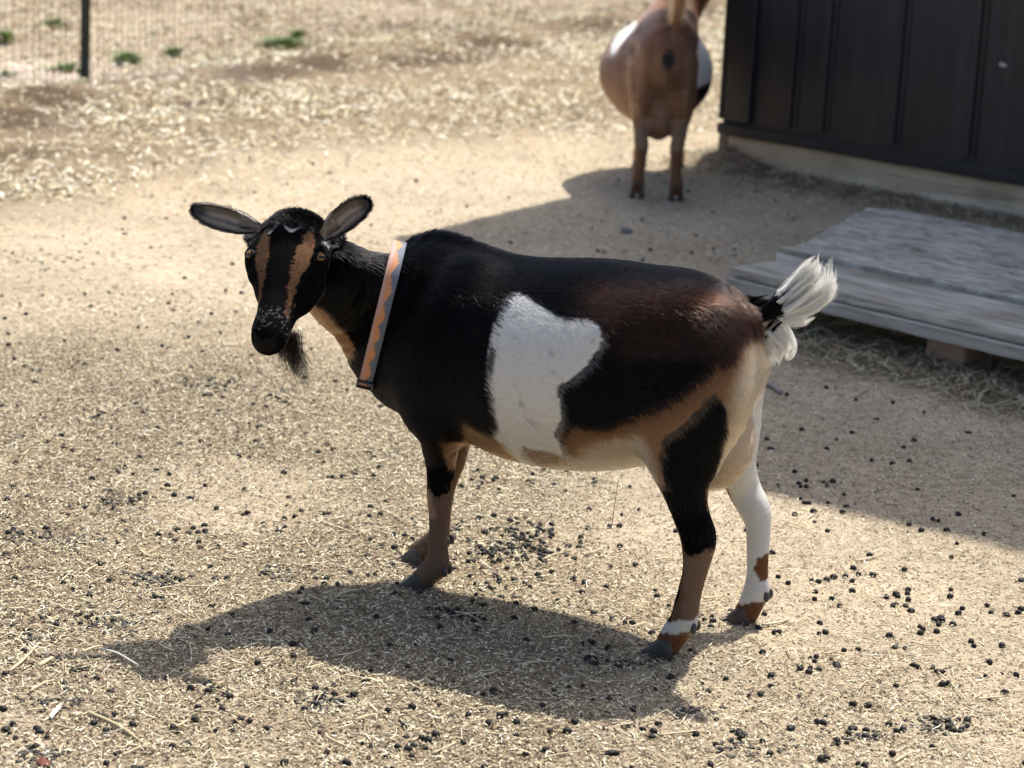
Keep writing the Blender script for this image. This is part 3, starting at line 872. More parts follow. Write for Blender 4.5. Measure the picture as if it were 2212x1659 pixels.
bodyV, bodyF = [V1, V2], [F1, F2 + len(V1)]
skin_col = np.concatenate([coat(V1, True), coat(V2, True)]) * .6
ex = MB()
def foot(rows):
    q = LP(*rows[-1][:3]); return np.array([q[0] + .004, q[1], -.001])
hoof(ex, foot(NH), np.array([1, -.12, 0]), (0, 1, 0), .031, .050, .042, (.028, .027, .028))
hoof(ex, foot(FH), np.array([1, .1, 0]), (0, 1, 0), .030, .046, .040, (.045, .032, .026))
hoof(ex, foot(NF), np.array([1, .1, 0]), (0, 1, 0), .028, .048, .040, (.045, .037, .034))
hoof(ex, foot(FF), np.array([1, 0, 0]), (0, 1, 0), .028, .046, .038, (.07, .06, .055))
for rows, w in ((NH, wNH), (FH, wFH), (NF, wNF), (FF, wFF)):            # dew claws behind each fetlock
    q = LP(*rows[-3][:3])
    for sg in (-1, 1):
        ex.ellipsoid(q + np.array([-.019, sg * .008, -.004]), I3, np.array([.0048, .0046, .0085]), 8, 6, (.045, .04, .038))

def ear(mb, root_uv, tip_uv, w0, w1, half, mirror, hair_roots):
    """a cupped leaf-shaped ear between two points, its hollow turned forward"""
    a = LP(*root_uv, w0); b = LP(*tip_uv, w1)
    ax = b - a; Ln = np.linalg.norm(ax); ax /= Ln
    tw = cv(0, 0, 1) * .92 + ax * 0 + np.array([0, 0, .15]) ; tw -= ax * (tw @ ax); tw /= np.linalg.norm(tw)
    ac = np.cross(tw, ax); ac = ac if ac[2] > 0 else -ac
    nu, nv = 26, 15
    G = np.zeros((2, nu, nv, 3)); C = np.zeros((2, nu, nv, 3))
    for i in range(nu):
        t = i / (nu - 1)
        wd = half * np.interp(t, [0, .12, .3, .55, .75, .88, .96, 1], [.42, .72, .98, 1.04, .90, .68, .40, .05])
        for j in range(nv):
            x = j / (nv - 1) * 2 - 1
            cup = (.8 * (x * x - .45)) * wd * (1 - .5 * t)
            mid = a + ax * (t * Ln) + np.array([0, 0, 1]) * (.10 * Ln * (t * t - t)) * mirror
            edge = 1 + .02 * math.sin(t * 23 + x * 3)
            p0 = mid + ac * x * wd * edge + tw * cup
            th = .0016 * (1 - abs(x) ** 4 * .7)
            for sd, sg in ((0, 1), (1, -1)):
                G[sd, i, j] = p0 + tw * th * sg
            rim = min(1, max(abs(x) ** 2.2 * 1.15, smooth(.72, .92, t)))
            streak = .5 + .5 * math.sin(x * 9 + .8 * math.sin(t * 9))
            inner = np.array([.30, .24, .19]) * (.5 + .65 * streak) * (1 - .55 * t * t)
            C[0, i, j] = inner * (1 - rim) + BLACK * 1.5 * rim
            C[1, i, j] = BLACK
    V = G.reshape(-1, 3); F = []
    def ix(sd, i, j): return sd * nu * nv + i * nv + j
    for i in range(nu - 1):
        for j in range(nv - 1):
            F.append((ix(0, i, j), ix(0, i, j + 1), ix(0, i + 1, j + 1), ix(0, i + 1, j)))
            F.append((ix(1, i, j), ix(1, i + 1, j), ix(1, i + 1, j + 1), ix(1, i, j + 1)))
        for j in (0, nv - 1):
            F.append((ix(0, i, j), ix(1, i, j), ix(1, i + 1, j), ix(0, i + 1, j)))
    for j in range(nv - 1):
        for i in (0, nu - 1):
            F.append((ix(0, i, j), ix(0, i, j + 1), ix(1, i, j + 1), ix(1, i, j)))
    mb.add(V, F, C.reshape(-1, 3))
    for sd in (0, 1):
        n = 5200
        i = rng.uniform(0, nu - 1.001, n); j = rng.uniform(0, nv - 1.001, n)
        i0, j0 = i.astype(int), j.astype(int); fi, fj = (i - i0)[:, None], (j - j0)[:, None]
        P = (G[sd][i0, j0] * (1 - fi) + G[sd][i0 + 1, j0] * fi) * (1 - fj) + (G[sd][i0, j0 + 1] * (1 - fi) + G[sd][i0 + 1, j0 + 1] * fi) * fj
        x = j / (nv - 1) * 2 - 1; t = i / (nu - 1)
        nr = np.tile(tw * (1 if sd == 0 else -1), (n, 1)) - ac * (x * (1 if sd == 0 else -1) * .6)[:, None]
        nr /= np.linalg.norm(nr, axis=1)[:, None]
        fl = np.tile(ax, (n, 1)) + ac * (x * .5)[:, None]
        col = C[sd][i0, j0] * rng.uniform(.6, 1.3, (n, 1))
        if sd == 0:
            k = (t < .30) & (x > .25) & (rng.uniform(0, 1, n) < .75); col[k] = WHITE * .8
            k2 = (np.abs(x + .25 * np.sin(t * 5)) < .16) & (t > .1) & (t < .85); col[k2] = BLACK * 2
        else:
            k = (t < .3) & (rng.uniform(0, 1, n) < .4); col[k] = WHITE * .6
        ln = rng.uniform(.004, .008, n) * (1 + .8 * (np.abs(x) > .8) + (t < .25) * (x > 0) * .8)
        hair_roots.append((P, nr, fl, ln, np.full(n, .35), col))

extra_hair = []
ear(ex, (562, 494), (418, 451), HEADW - .02, HEADW + .015, 21.5 / PXM, 1, extra_hair)
ear(ex, (698, 512), (797, 436), HEADW - .03, HEADW - .035, 23 / PXM, -1, extra_hair)
lids = []
for sg in (-1, 1):                                                        # eyes with a flat slit pupil
    c = HP(-.003, sg * .0488, .0088)
    look = HL * sg * .66 + HD * .62 + HF * .28; look /= np.linalg.norm(look)
    hz = np.cross(GZ, look); hz /= np.linalg.norm(hz); vt = np.cross(look, hz)
    e = MB().ellipsoid(c, np.stack([hz, vt, look]), np.array([.0112, .0102, .0112]), 48, 40)
    P = e.V[0]; q = (P - c) @ np.stack([hz, vt, look]).T
    r = np.hypot(q[:, 0], q[:, 1])
    col = np.tile(np.array([.05, .03, .02]), (len(P), 1))
    iris = (r < .0078) & (q[:, 2] > 0); col[iris] = np.array([.20, .11, .035])[None] * (1.3 - 70 * r[iris])[:, None]
    col[iris & (np.abs(q[:, 1]) < .0019) & (np.abs(q[:, 0]) < .0055)] = .004
    k_ = MB(); rim = []
    for a in np.linspace(0, 2 * math.pi, 21)[:-1]:
        rim.append(c + look * .0062 + hz * math.cos(a) * .0102 + vt * math.sin(a) * .0068 + look * .0012 * math.cos(2 * a))
    rim.append(rim[0]); k_.tube(rim, .0027, 8, False, (.012, .010, .010)); ex_lids = (k_.V[0], k_.F, k_.C[0]); lids.append(ex_lids)
    ex.add(P, e.F, col)
    nE = len(e.F)
for a_, b_, c_ in lids: ex.add(a_, b_, c_)
nL = 2 * len(lids[0][1])
exV = np.concatenate(ex.V); exC = np.concatenate(ex.C)
nb = len(V1) + len(V2)
allV = np.concatenate([V1, V2, exV]); allC = np.concatenate([skin_col, exC])
allF = [tuple(f) for f in np.concatenate([F1, F2 + len(V1)]).tolist()] + [tuple(i + nb for i in f) for f in ex.F]
fm = np.zeros(len(allF), int); fm[len(F1) + len(F2):] = 1; fm[-2 * nE - nL:-nL] = 2; fm[-nL:] = 3
fc = to_head(V2[F2].mean(1)); fm[len(F1):len(F1) + len(F2)][(fc[:, 0] > .124) & (np.abs(fc[:, 1]) < .0165) & (fc[:, 2] > -.014) & (fc[:, 2] < .003)] = 3
NOSE = mat('nose_skin', (.0035, .003, .0035), .6, spec=.10)
nt_ = NOSE.node_tree; n_ = nn(NOSE, 'ShaderNodeTexNoise', Scale=420.0, Detail=2.0); tc_ = nn(NOSE, 'ShaderNodeTexCoord'); nt_.links.new(tc_.outputs['Object'], n_.inputs[0])
b_ = nn(NOSE, 'ShaderNodeBump', Strength=.5, Distance=.001); nt_.links.new(n_.outputs['Fac'], b_.inputs['Height']); nt_.links.new(b_.outputs[0], nt_.nodes['Principled BSDF'].inputs['Normal'])
mesh_from('body', allV, allF, [SKIN, HOOF, EYE_M, NOSE], True, goat, allC, fm)

# ---- the coat
def body_flow(p):
    """which way the hair lies, its length and lift"""
    n = len(p)
    fl = np.tile(np.array([-1.0, 0, -.42]), (n, 1)); ln = np.full(n, .017); lf = np.full(n, .15)
    x, y, z = p.T
    fl[:, 2] -= .5 * smooth(.02, .12, np.abs(y)) * smooth(.5, .3, z)
    fl += (vnoise(p * 7)[:, None] - .5) * np.array([0, .1, .35])
    # rump and thighs: hair falls
    k = smooth(-.20, -.36, x)[:, None]; fl = fl * (1 - k) + np.array([-.45, 0, -1.0]) * k
    ln += .012 * smooth(-.31, -.37, x)
    ln += .006 * smooth(.27, .22, z) * (np.abs(x) < .2)
    # crest over the withers
    top = smooth(.03, .0, np.abs(y)) * smooth(.47, .52, z); w = np.exp(-((x - .235) / .075) ** 2) * top
    ln += .016 * w + .003 * top; lf += .14 * w
    for tb, sg in zip(legs, (1, -1, 1, -1)):
        v, par, _ = tb.value(p, True)
        k = (v < .034) & (z < .32) & ((y > 0) == (sg > 0)) & (np.abs(x) > .08)
        wk = smooth(.32, .17, z[k]) * smooth(.034, .008, v[k]); w3 = wk[:, None]
        fl[k] = fl[k] * (1 - w3) + np.array([-.12, 0, -1.0]) * w3; ln[k] = ln[k] * (1 - wk) + .009 * wk; lf[k] = lf[k] * (1 - wk) + .16 * wk
        ft = k & (z < .045); ln[ft] = .008
    nv, par, vn = neck.value(p, True)
    k = (nv < .014) & (nv < trunk.value(p))
    i = np.clip((par * (len(neck.C) - 1)).astype(int), 0, len(neck.C) - 2)
    T = neck.C[i + 1] - neck.C[i]; T /= np.linalg.norm(T, axis=1)[:, None]
    fl[k] = T[k] + np.array([0, 0, -.35]); ln[k] = .015 + .009 * smooth(.6, .9, vn[k]); lf[k] = .13 + .08 * smooth(.6, .9, vn[k])
    ct, cb = LP(857, 552, .02), LP(798, 792, .045); cc_ = (ct + cb) / 2; T_ = neck.C[12] - neck.C[10]
    i_ = np.argmin(np.linalg.norm(neck.C - cc_, axis=1)); na = (ct - cb) / np.linalg.norm(ct - cb); sd_ = (EYE - to_world(cc_)) @ GR.T; cn = np.cross(sd_, na); cn /= np.linalg.norm(cn)
    dc = (p - cc_) @ cn; kc = (np.abs(dc) < .011) & (x > .2) & ((p - cc_) @ na < .088) & (y > -.02); ln[kc] *= .5; lf[kc] = .06
    lf += .14 * np.exp(-((x - .11) / .08) ** 2) * top
    tv_ = tailt.value(p); near_t = (tv_ < .035) & (tv_ >= .01); lf[near_t] = .42; ln[near_t] = .022
    tl = tv_ < .01
    T = tailt.C[-1] - tailt.C[0]; T /= np.linalg.norm(T)
    fl[tl] = T; ln[tl] = .02; lf[tl] = .3
    uv = udder.value(p) < .006; fl[uv] = (-.4, 0, -1); ln[uv] = .011
    h = to_head(p); s, l, d = h.T
    hv = np.full(n, 1.0); near = (np.abs(s - .03) < .13) & (np.abs(l) < .08) & (np.abs(d) < .09)
    if near.any(): hv[near] = np.min([t_.value(p[near]) for t_ in head[:9]], axis=0)
    k = (hv < .011) & (hv < nv + .004)
    fl[k] = -HF + HL * np.sign(l[k])[:, None] * .25 - HD * (smooth(.0, -.04, d[k]) * .3)[:, None]
    ln[k] = .0055 + .004 * smooth(.0, -.05, s[k]) - .0025 * smooth(.09, .13, s[k]); lf[k] = .22
    po = k & (s < -.040) & (d > -.012); ln[po] = rng.uniform(.008, .020, po.sum()); lf[po] = .55
    fl[po] = HF * .25 + HL * rng.normal(0, .8, po.sum())[:, None] + HD * .3
    return fl, ln, lf, k

def grow(V, F, n, headonly):
    dens = np.ones(len(F)); c = V[F].mean(1)
    if not headonly:
        dens *= 1 + 1.0 * (c[:, 2] < .2) + .5 * (c[:, 1] > 0)
    P, N = sample_faces(V, F, n, dens)
    eye = [HP(-.002, sg * .0540, .0140) for sg in (-1, 1)]
    ok = np.ones(len(P), bool)
    for e_ in eye: ok &= np.linalg.norm(P - e_, axis=1) > .0105
    h = to_head(P); nose = (h[:, 0] > .1245) & (h[:, 2] < .003) & (np.abs(h[:, 1]) < .016) & (h[:, 2] > -.0135) & (np.abs(h[:, 0] - .13) < .03); ok &= ~nose
    for rows in (NH, FH, NF, FF):
        pass
    ok &= P[:, 2] > .018
    P, N = P[ok], N[ok]
    fl, ln, lf, hd = body_flow(P)
    return P, N, fl, ln * rng.uniform(.7, 1.15, len(P)), lf * rng.uniform(.5, 1.5, len(P)), coat(P)

def clump(S, amount, cell=.011):
    """pull the tips of neighbouring hairs together"""
    root, tip = S[:, 0], S[:, -1]
    key = np.floor(root / cell + rng.normal(0, .3, root.shape)).astype(int)
    key = key - key.min(0); kk = (key[:, 0] * 4000 + key[:, 1]) * 4000 + key[:, 2]
    _, inv, cnt = np.unique(kk, return_inverse=True, return_counts=True)
    inv = inv.ravel()
    mt = np.stack([np.bincount(inv, tip[:, j]) / cnt for j in range(3)], -1)[inv]
    f = (np.linspace(0, 1, S.shape[1]) ** 1.6)[None, :, None] * amount
    return S + (mt - tip)[:, None] * f

parts_h = [grow(V1, F1, 430000, False), grow(V2, F2, 90000, True)] + extra_hair
P, N, fl, ln, lf, cc = (np.concatenate([a[i] for a in parts_h]) for i in range(6))
S = strands(P, N, fl, ln, lf, 5, .10, .10)
S = clump(S, .45, .0075)
cc = cc * rng.uniform(.55, 1.12, (len(cc), 1))
o = hair_object('fur', S, cc, np.interp(ln, [.004, .03], [.00020, .00040]), goat, FUR)

# tail plume: long white hair fanning from the upper tail, shorter fringe under it
def lock(n, ctrl_uv, w, spread0, spread1, r, k=9, lscale=(.7, 1.05), col=WHITE, wav=.003):
    C = catmull([LP(u, v, w) for u, v in ctrl_uv], 4)
    tt = np.linspace(0, 1, k)
    L = rng.uniform(*lscale, n)
    T = np.gradient(C, axis=0); T /= np.linalg.norm(T, axis=1)[:, None]
    off = rng.normal(0, 1, (n, 2)); out = np.zeros((n, k, 3))
    ph = rng.uniform(0, 6.28, n)
    for j, t in enumerate(tt):
        s = np.clip(t * L, 0, 1) * (len(C) - 1); i = np.clip(s.astype(int), 0, len(C) - 2); f = (s - i)[:, None]
        c = C[i] * (1 - f) + C[i + 1] * f; T_ = T[i]
        A = np.cross(T_, np.array([0, 1.0, 0])); A /= np.linalg.norm(A, axis=1)[:, None]
        sp = spread0 + (spread1 - spread0) * t
        out[:, j] = c + A * (off[:, :1] * sp + np.sin(t * 6 + ph)[:, None] * wav * t) + np.array([0, 1.0, 0]) * off[:, 1:] * sp * .8
    return out, np.tile(col, (n, 1)) * rng.uniform(.85, 1.05, (n, 1)), np.full(n, r)

def plume(nl, nh, ctrl_uv, spread0, spread1, ls=(.7, 1.05), col=WHITE, w=0.0, r=.00028, thick=.0022):
    """nl pointed locks of nh hairs following a curve"""
    k = 11
    A, ca, _ = lock(nl, ctrl_uv, w, spread0, spread1, r, k=k, lscale=ls, col=col, wav=.004)
    H = np.repeat(A, nh, 0); n = len(H)
    o_ = rng.normal(0, 1, (n, 1, 3)) * thick * (1 - np.linspace(0, 1, k) ** 1.5 * .85)[None, :, None]
    cut = rng.uniform(.75, 1.0, n)
    H = H + o_
    H = H[:, :1] + (H - H[:, :1]) * (1 - (1 - cut)[:, None, None] * np.linspace(0, 1, k)[None, :, None])
    return H, np.repeat(ca, nh, 0) * rng.uniform(.9, 1.0, (n, 1)), np.full(n, r)
TW = np.array([.985, .975, .93])
tl = [
    plume(18, 24, [(1697, 654), (1714, 636), (1738, 616), (1764, 586), (1774, 546)], .007, .0022, ls=(.6, 1.02), col=TW),
    plume(16, 24, [(1700, 662), (1724, 648), (1752, 630), (1780, 600), (1784, 552)], .007, .0025, ls=(.6, 1.02), col=TW),
    plume(12, 22, [(1692, 646), (1708, 622), (1728, 598), (1750, 574), (1766, 556)], .005, .0022, ls=(.8, 1.0), col=TW),
    plume(14, 22, [(1700, 668), (1730, 660), (1766, 644), (1798, 614), (1800, 576)], .006, .003, ls=(.6, 1.02), col=TW),
    plume(12, 20, [(1698, 676), (1730, 674), (1764, 664), (1796, 636), (1806, 606)], .006, .003, ls=(.8, 1.0), col=TW),
    plume(10, 20, [(1694, 682), (1714, 694), (1738, 696), (1762, 674)], .006, .003, ls=(.7, 1.0), col=TW),
    plume(18, 20, [(1676, 702), (1692, 722), (1702, 745), (1700, 766), (1690, 786)], .008, .004, ls=(.5, 1.0), col=TW),
    plume(16, 20, [(1648, 716), (1666, 742), (1676, 768), (1672, 795)], .009, .005, ls=(.5, 1.0), col=TW * .95),
    plume(36, 26, [(1600, 706), (1634, 694), (1664, 674), (1696, 650)], .010, .009, ls=(.75, 1.05), col=BLACK),
]
S, cc, rr = (np.concatenate([a[i] for a in tl]) for i in range(3))
hair_object('tail_hair', S, cc, rr, goat, TAILFUR)
# beard
def beard_lock(n, s0, l0, d0, drop, sway, r=.00022):
    k = 7; out = np.zeros((n, k, 3))
    b = HP(s0, l0, d0) + rng.normal(0, 1, (n, 3)) * np.array([.006, .004, .004])
    L = rng.uniform(.45, 1.05, n) * drop
    off = rng.normal(0, .0035, (n, 3)); off[:, 2] = 0
    for j in range(k):
        t = j / (k - 1)
        out[:, j] = b + np.array([0, 0, -1.0]) * (L * t)[:, None] + np.asarray(sway) * t * t + off * (1 - .6 * t)
    return out, np.tile(BLACK, (n, 1)), np.full(n, r)
R_ = RT @ GR.T
bl = [beard_lock(260, .095, .012, -.052, .062, R_ * .012), beard_lock(150, .10, .002, -.048, .040, R_ * .004), beard_lock(120, .085, .016, -.055, .085, R_ * .022), beard_lock(60, .105, -.006, -.045, .025, R_ * 0)]
S, cc, rr = (np.concatenate([a[i] for a in bl]) for i in range(3))
hair_object('beard', S, cc, rr, goat, FUR)

# ---- collar with its slide and tag
COLLAR_TURN = 0.0
def body_value(P):
    D = np.full(len(P), .2)
    for t_ in [trunk, neck] + legs[2:] + [withers, shoulder]: D = smin(D, t_.value(P), t_.k)
    return D
def collar():
    c = LP(826, 676, .036)
    top, bot = LP(857, 552, .02), LP(798, 792, .045)
    A = (top - bot) / 2; c = (top + bot) / 2
    nA = A / np.linalg.norm(A)
    Sd = (EYE - to_world(c)); Sd = Sd @ GR.T; Sd -= nA * (Sd @ nA); Sd /= np.linalg.norm(Sd)
    Sd = Sd * .995 + COLLAR_TURN * np.cross(nA, Sd); Sd -= nA * (Sd @ nA); Sd /= np.linalg.norm(Sd)
    T = np.cross(Sd, nA); T = T if T[0] > 0 else -T
    n, mrows = 220, 9
    V, C, F = [], [], []
    solid = [neck, trunk, withers] + legs[2:]
    ths = np.linspace(0, 2 * math.pi, n, endpoint=False)
    dirs = nA[None] * np.cos(ths)[:, None] + Sd[None] * np.sin(ths)[:, None]
    rad = np.full(n, .0185)
    for st_ in np.arange(.02, .13, .0015):
        q_ = c + dirs * st_
        rad = np.where((body_value(q_) < .002) & (rad > st_ - .004), st_, rad)
    rad = np.maximum(rad, .03); ker = np.ones(25) / 25
    rad = np.convolve(np.r_[rad[-12:], rad, rad[:12]], ker, 'valid') + .0095
    rad = np.maximum(rad, np.linalg.norm(A) * .97 * np.abs(np.cos(ths)) ** 4 * (np.sin(ths) > -.1))
    rad = np.where(np.sin(ths) < -.1, np.minimum(rad, .066), rad); rad = np.convolve(np.r_[rad[-8:], rad, rad[:8]], np.ones(17) / 17, 'valid')
    for lay, rr_ in ((0, 1.0), (1, .975)):
        for i in range(n):
            th = 2 * math.pi * i / n
            base = c + dirs[i] * rad[i] * rr_
            tw_ = T + (A / np.linalg.norm(A) * -.05)
            for j in range(mrows):
                y = 1 - j / (mrows - 1)
                V.append(base + tw_ * (.5 - y) * .0205)
                ph = th * 17 / 1.0
                tri = abs((ph / math.pi) % 2 - 1)
                tri2 = abs(((ph * .53 + 1) / math.pi) % 2 - 1)
                b1 = .16 + .22 * tri2; b2 = .42 + .34 * tri
                C.append((.50, .30, .26) if y < b1 else ((.58, .25, .10) if y < b2 else (.12, .14, .175)))
    def ix(l_, i, j): return l_ * n * mrows + (i % n) * mrows + j
    for i in range(n):
        for j in range(mrows - 1):
            F.append((ix(0, i, j), ix(0, i + 1, j), ix(0, i + 1, j + 1), ix(0, i, j + 1)))
            F.append((ix(1, i, j), ix(1, i, j + 1), ix(1, i + 1, j + 1), ix(1, i + 1, j)))
        for j in (0, mrows - 1):
            F.append((ix(0, i, j), ix(1, i, j), ix(1, i + 1, j), ix(0, i + 1, j)))
    o = mesh_from('collar', V, F, [mat('collar_webbing', attr=True, rough=.7)], True, goat, colors=np.array(C))
    # slide: a black rectangular loop low on the near side
    th = math.radians(163)
    i0 = int(th / (2 * math.pi) * n); b = c + dirs[i0] * (rad[i0] + .002)
    tang = dirs[i0 + 3] * rad[i0 + 3] - dirs[i0 - 3] * rad[i0 - 3]; tang /= np.linalg.norm(tang)
    nrm = np.cross(tang, T); 
    ax = np.stack([T, tang, nrm])
    mb = MB()
    for s_ in (-1, 1):
        mb.box(b + tang * s_ * .0085, ax, (.0125, .0016, .0022), .0008)
        mb.box(b + T * s_ * .0115, ax, (.0016, .0100, .0022), .0008)
    mb.build('buckle', mat('black_plastic', (.012, .012, .013), .35), o)
    tp = c + dirs[n // 2] * rad[n // 2] - nA * .004 + T * -.016
    mb = MB(); mb.tube([tp + T * .012 + np.array([0, 0, -.001 + .006 * math.cos(a)]) + T * .006 * math.sin(a) for a in np.linspace(0, 6.28, 17)], .0009, 6)
    mb.build('ring', mat('steel_ring', (.6, .6, .6), .3, 1.0), o, True)
    mb = MB(); P0 = tp + np.array([0, 0, .0])
    a1 = T; a2 = nA
    pts = [P0 + a1 * .0065 * math.cos(a) + a2 * .016 * math.sin(a) for a in np.linspace(0, 2 * math.pi, 25)[:-1]]
    th_ = np.cross(a1, a2) * .0008
    V = np.array([p_ + th_ for p_ in pts] + [p_ - th_ for p_ in pts]); n_ = len(pts)
    mb.add(V, [tuple(range(n_)), tuple(range(2 * n_ - 1, n_ - 1, -1))] + [(i, i + n_, (i + 1) % n_ + n_, (i + 1) % n_) for i in range(n_)])
    mb.build('tag', mat('tag_steel', (.55, .55, .53), .35, .9), o)
collar()

# ================================================================== THE BROWN GOAT, SEEN FROM BEHIND
BO = gp(1417, 432); BO[2] = 0
BA = math.atan2(1.0, .06)                       # it faces away from the camera
BX = np.array([math.cos(BA), math.sin(BA), 0]); BY = np.array([-BX[1], BX[0], 0])
def brown_goat():
    g = empty('goat', tuple(BO), 'reddish brown goat with white flank patches seen from behind beside the dark shed', 'goat')
    g.rotation_euler = (0, 0, BA)
    T = lambda name, rows, k=.025, side=(0, 1, 0): Tube(name, rows, side=side, k=k, sub=3)
    tr = T('trunk', [(-.055, .0, .43, .07, .045), (-.02, 0, .425, .10, .072), (.05, .004, .41, .128, .092), (.13, .014, .375, .135, .112), (.24, .020, .345, .148, .150), (.36, .024, .335, .155, .174), (.47, .018, .345, .148, .155), (.57, 0, .375, .135, .112), (.66, -.01, .41, .115, .08), (.70, -.015, .42, .06, .04)])
    parts = [tr]
    for sg in (-1, 1):
        parts.append(T('hind', [(.03, .050 * sg, .40, .085, .045), (.02, .058 * sg, .33, .080, .042), (.03, .058 * sg, .27, .055, .036), (.015, .057 * sg, .225, .033, .025), (-.012, .056 * sg, .19, .024, .020), (-.032, .052 * sg, .165, .023, .0215), (-.024, .052 * sg, .12, .0165, .0155), (-.012, .056 * sg, .075, .0165, .017), (-.006, .057 * sg, .05, .020, .021), (.008, .058 * sg, .034, .019, .021)], .03))
        parts.append(T('fore', [(.60, .055 * sg, .38, .07, .04), (.58, .06 * sg, .28, .042, .032), (.575, .06 * sg, .21, .026, .023), (.578, .06 * sg, .16, .022, .021), (.575, .06 * sg, .10, .016, .016), (.575, .06 * sg, .055, .019, .02), (.59, .06 * sg, .034, .018, .02)], .03))
        parts.append(T('hips', [(-.035, .045 * sg, .450, .016, .018), (.02, .058 * sg, .465, .016, .018), (.075, .072 * sg, .472, .022, .020), (.13, .075 * sg, .46, .015, .015)], .03))
    parts.append(T('spine', [(-.03, 0, .475, .030, .030), (.06, 0, .505, .032, .034), (.25, 0, .495, .035, .05), (.45, 0, .49, .035, .05), (.6, 0, .49, .04, .04)], .07))
    parts.append(T('udder', [(.035, .006, .29, .05, .050), (.03, .006, .235, .05, .050), (.03, .006, .205, .030, .036)], .02))
    parts.append(T('tail', [(-.02, -.012, .485, .02, .016), (-.052, -.022, .50, .016, .013), (-.066, -.026, .535, .012, .010), (-.064, -.03, .575, .008, .007)], .02))
    parts.append(T('neck', [(.58, -.01, .43, .10, .07), (.66, -.05, .50, .085, .055), (.72, -.10, .57, .07, .048), (.76, -.135, .635, .06, .042)], .04))
    parts.append(T('head', [(.735, -.125, .68, .035, .038), (.77, -.15, .685, .045, .046), (.81, -.175, .66, .04, .038), (.86, -.21, .62, .028, .027), (.89, -.23, .60, .02, .022)], .02, side=(.58, .81, 0)))
    V, F = surface(parts, (-.14, -.30, 0), (.95, .25, .78), .0075)
    def coat2(p, skin=False):
        n = len(p); x, y, z = (p + (0 if skin else rng.normal(0, .004, (n, 3)))).T
        c = np.tile(np.array([.215, .108, .066]), (n, 1)) * (.55 + .55 * vnoise(p * 14)[:, None] + .45 * vnoise(p * np.array([45, 45, 9]))[:, None])
        c[:] = c * (1 - smooth(.42, .2, z)[:, None] * .0)
        t = (smooth(.34, .2, z) * smooth(.12, -.05, x))[:, None]; c = c * (1 - .6 * t) + np.array([.30, .20, .13]) * .6 * t
        ed = (np.exp(-((np.abs(y) - .070) / .013) ** 2) * smooth(.06, -.0, x) * (z > .24) * (z < .46))[:, None]; c = c * (1 - .45 * ed) + np.array([.42, .28, .17]) * .45 * ed
        rear = (np.exp(-((y + .0) / .035) ** 2) * smooth(.02, -.05, x) * (z < .44))[:, None]; c = c * (1 - .45 * rear) + np.array([.40, .28, .19]) * .45 * rear
        k = z < .16; c[k] *= np.array([.8, .68, .62])
        w = (x > .20) & (x < .42) & (z > .42 + .02 * np.sin(x * 21)) & (z < .51) & (y > .09); c[w] = WHITE * .95
        w = (x > .10) & (x < .40) & (z > .325) & (z < .47) & (y < -.095); c[w] = WHITE
        w = (x > .1) & (x < .4) & (z < .325) & (z > .28) & (y < -.11); c[w] = BLACK * 8
        v = (np.hypot((y + .012) / .017, (z - .43) / .030) + .5 * (vnoise(p * 90) - .5) < 1) & (x < .0); c[v] = np.array([.045, .035, .035])
        nk = x > .6; c[nk] = np.array([.20, .085, .04])
        sp = (np.abs(y) < .018) & (z > .5) & (x < .6); c[sp] *= .75
        return c
    ex2 = MB()
    for sg in (-1, 1):
        for xx, yy in ((.010, .058), (.592, .06)):
            hoof(ex2, np.array([xx, yy * sg, -.001]), (1, 0, 0), (0, 1, 0), .030, .046, .042, (.07, .045, .035))
        for s2 in (-1, 1):
            ex2.ellipsoid(np.array([-.028, .057 * sg + s2 * .009, .048]), I3, np.array([.007, .006, .010]), 8, 6, (.08, .06, .05))
            ex2.ellipsoid(np.array([.80, -.175, .69]) + s2 * np.array([.58, .81, 0]) * .043, I3, np.array([.011, .011, .011]), 10, 8, (.03, .02, .01))
        # ears
        d = np.array([.58, .81, 0]) * sg; b0 = np.array([.765, -.147, .70]) + d * .035
        Ve, Fe = [], []
        for i in range(9):
            t = i / 8; wd = .024 * math.sin(math.pi * (.12 + .86 * t)) + .001
            for j in range(10):
                a = 2 * math.pi * j / 10
                Ve.append(b0 + d * .10 * t + np.array([0, 0, .03 * t]) + np.array([0, 0, 1]) * wd * math.cos(a) + np.array([-.81, .58, 0]) * .005 * math.sin(a))
        Fe = [(i * 10 + j, i * 10 + (j + 1) % 10, (i + 1) * 10 + (j + 1) % 10, (i + 1) * 10 + j) for i in range(8) for j in range(10)]
        ex2.add(Ve, Fe, (.16, .08, .04))
    exV = np.concatenate(ex2.V)
    aF = [tuple(f) for f in F.tolist()] + [tuple(i + len(V) for i in f) for f in ex2.F]
    fm = np.zeros(len(aF), int); fm[len(F):] = 1
    mesh_from('body', np.concatenate([V, exV]), aF, [SKIN, HOOF], True, g, np.concatenate([coat2(V, True) * .8, np.concatenate(ex2.C)]), fm)
    P, N = sample_faces(V, F, 130000, 1 + 2 * (V[F].mean(1)[:, 0] < .3))
    ok = P[:, 2] > .02; P, N = P[ok], N[ok]; n = len(P); x, y, z = P.T
    fl = np.tile(np.array([-.8, 0, -.6]), (n, 1)); k = smooth(.12, .0, x)[:, None]; fl = fl * (1 - k) + np.array([-.2, 0, -1.0]) * k
    leg = z < .24; fl[leg] = (-.05, 0, -1)
    fl[:, 1] += np.sign(y) * .15
    ln = np.full(n, .018); ln[z < .2] = .010; ln[(np.abs(y) < .03) & (x < .02) & (z > .22) & (z < .42)] = .024
    ln[(z < .24) & (x > .1)] = .03
    S = strands(P, N, fl, ln * rng.uniform(.7, 1.2, n), .14, 4, .12, .1)
    cc = coat2(P) * rng.uniform(.7, 1.3, (n, 1))
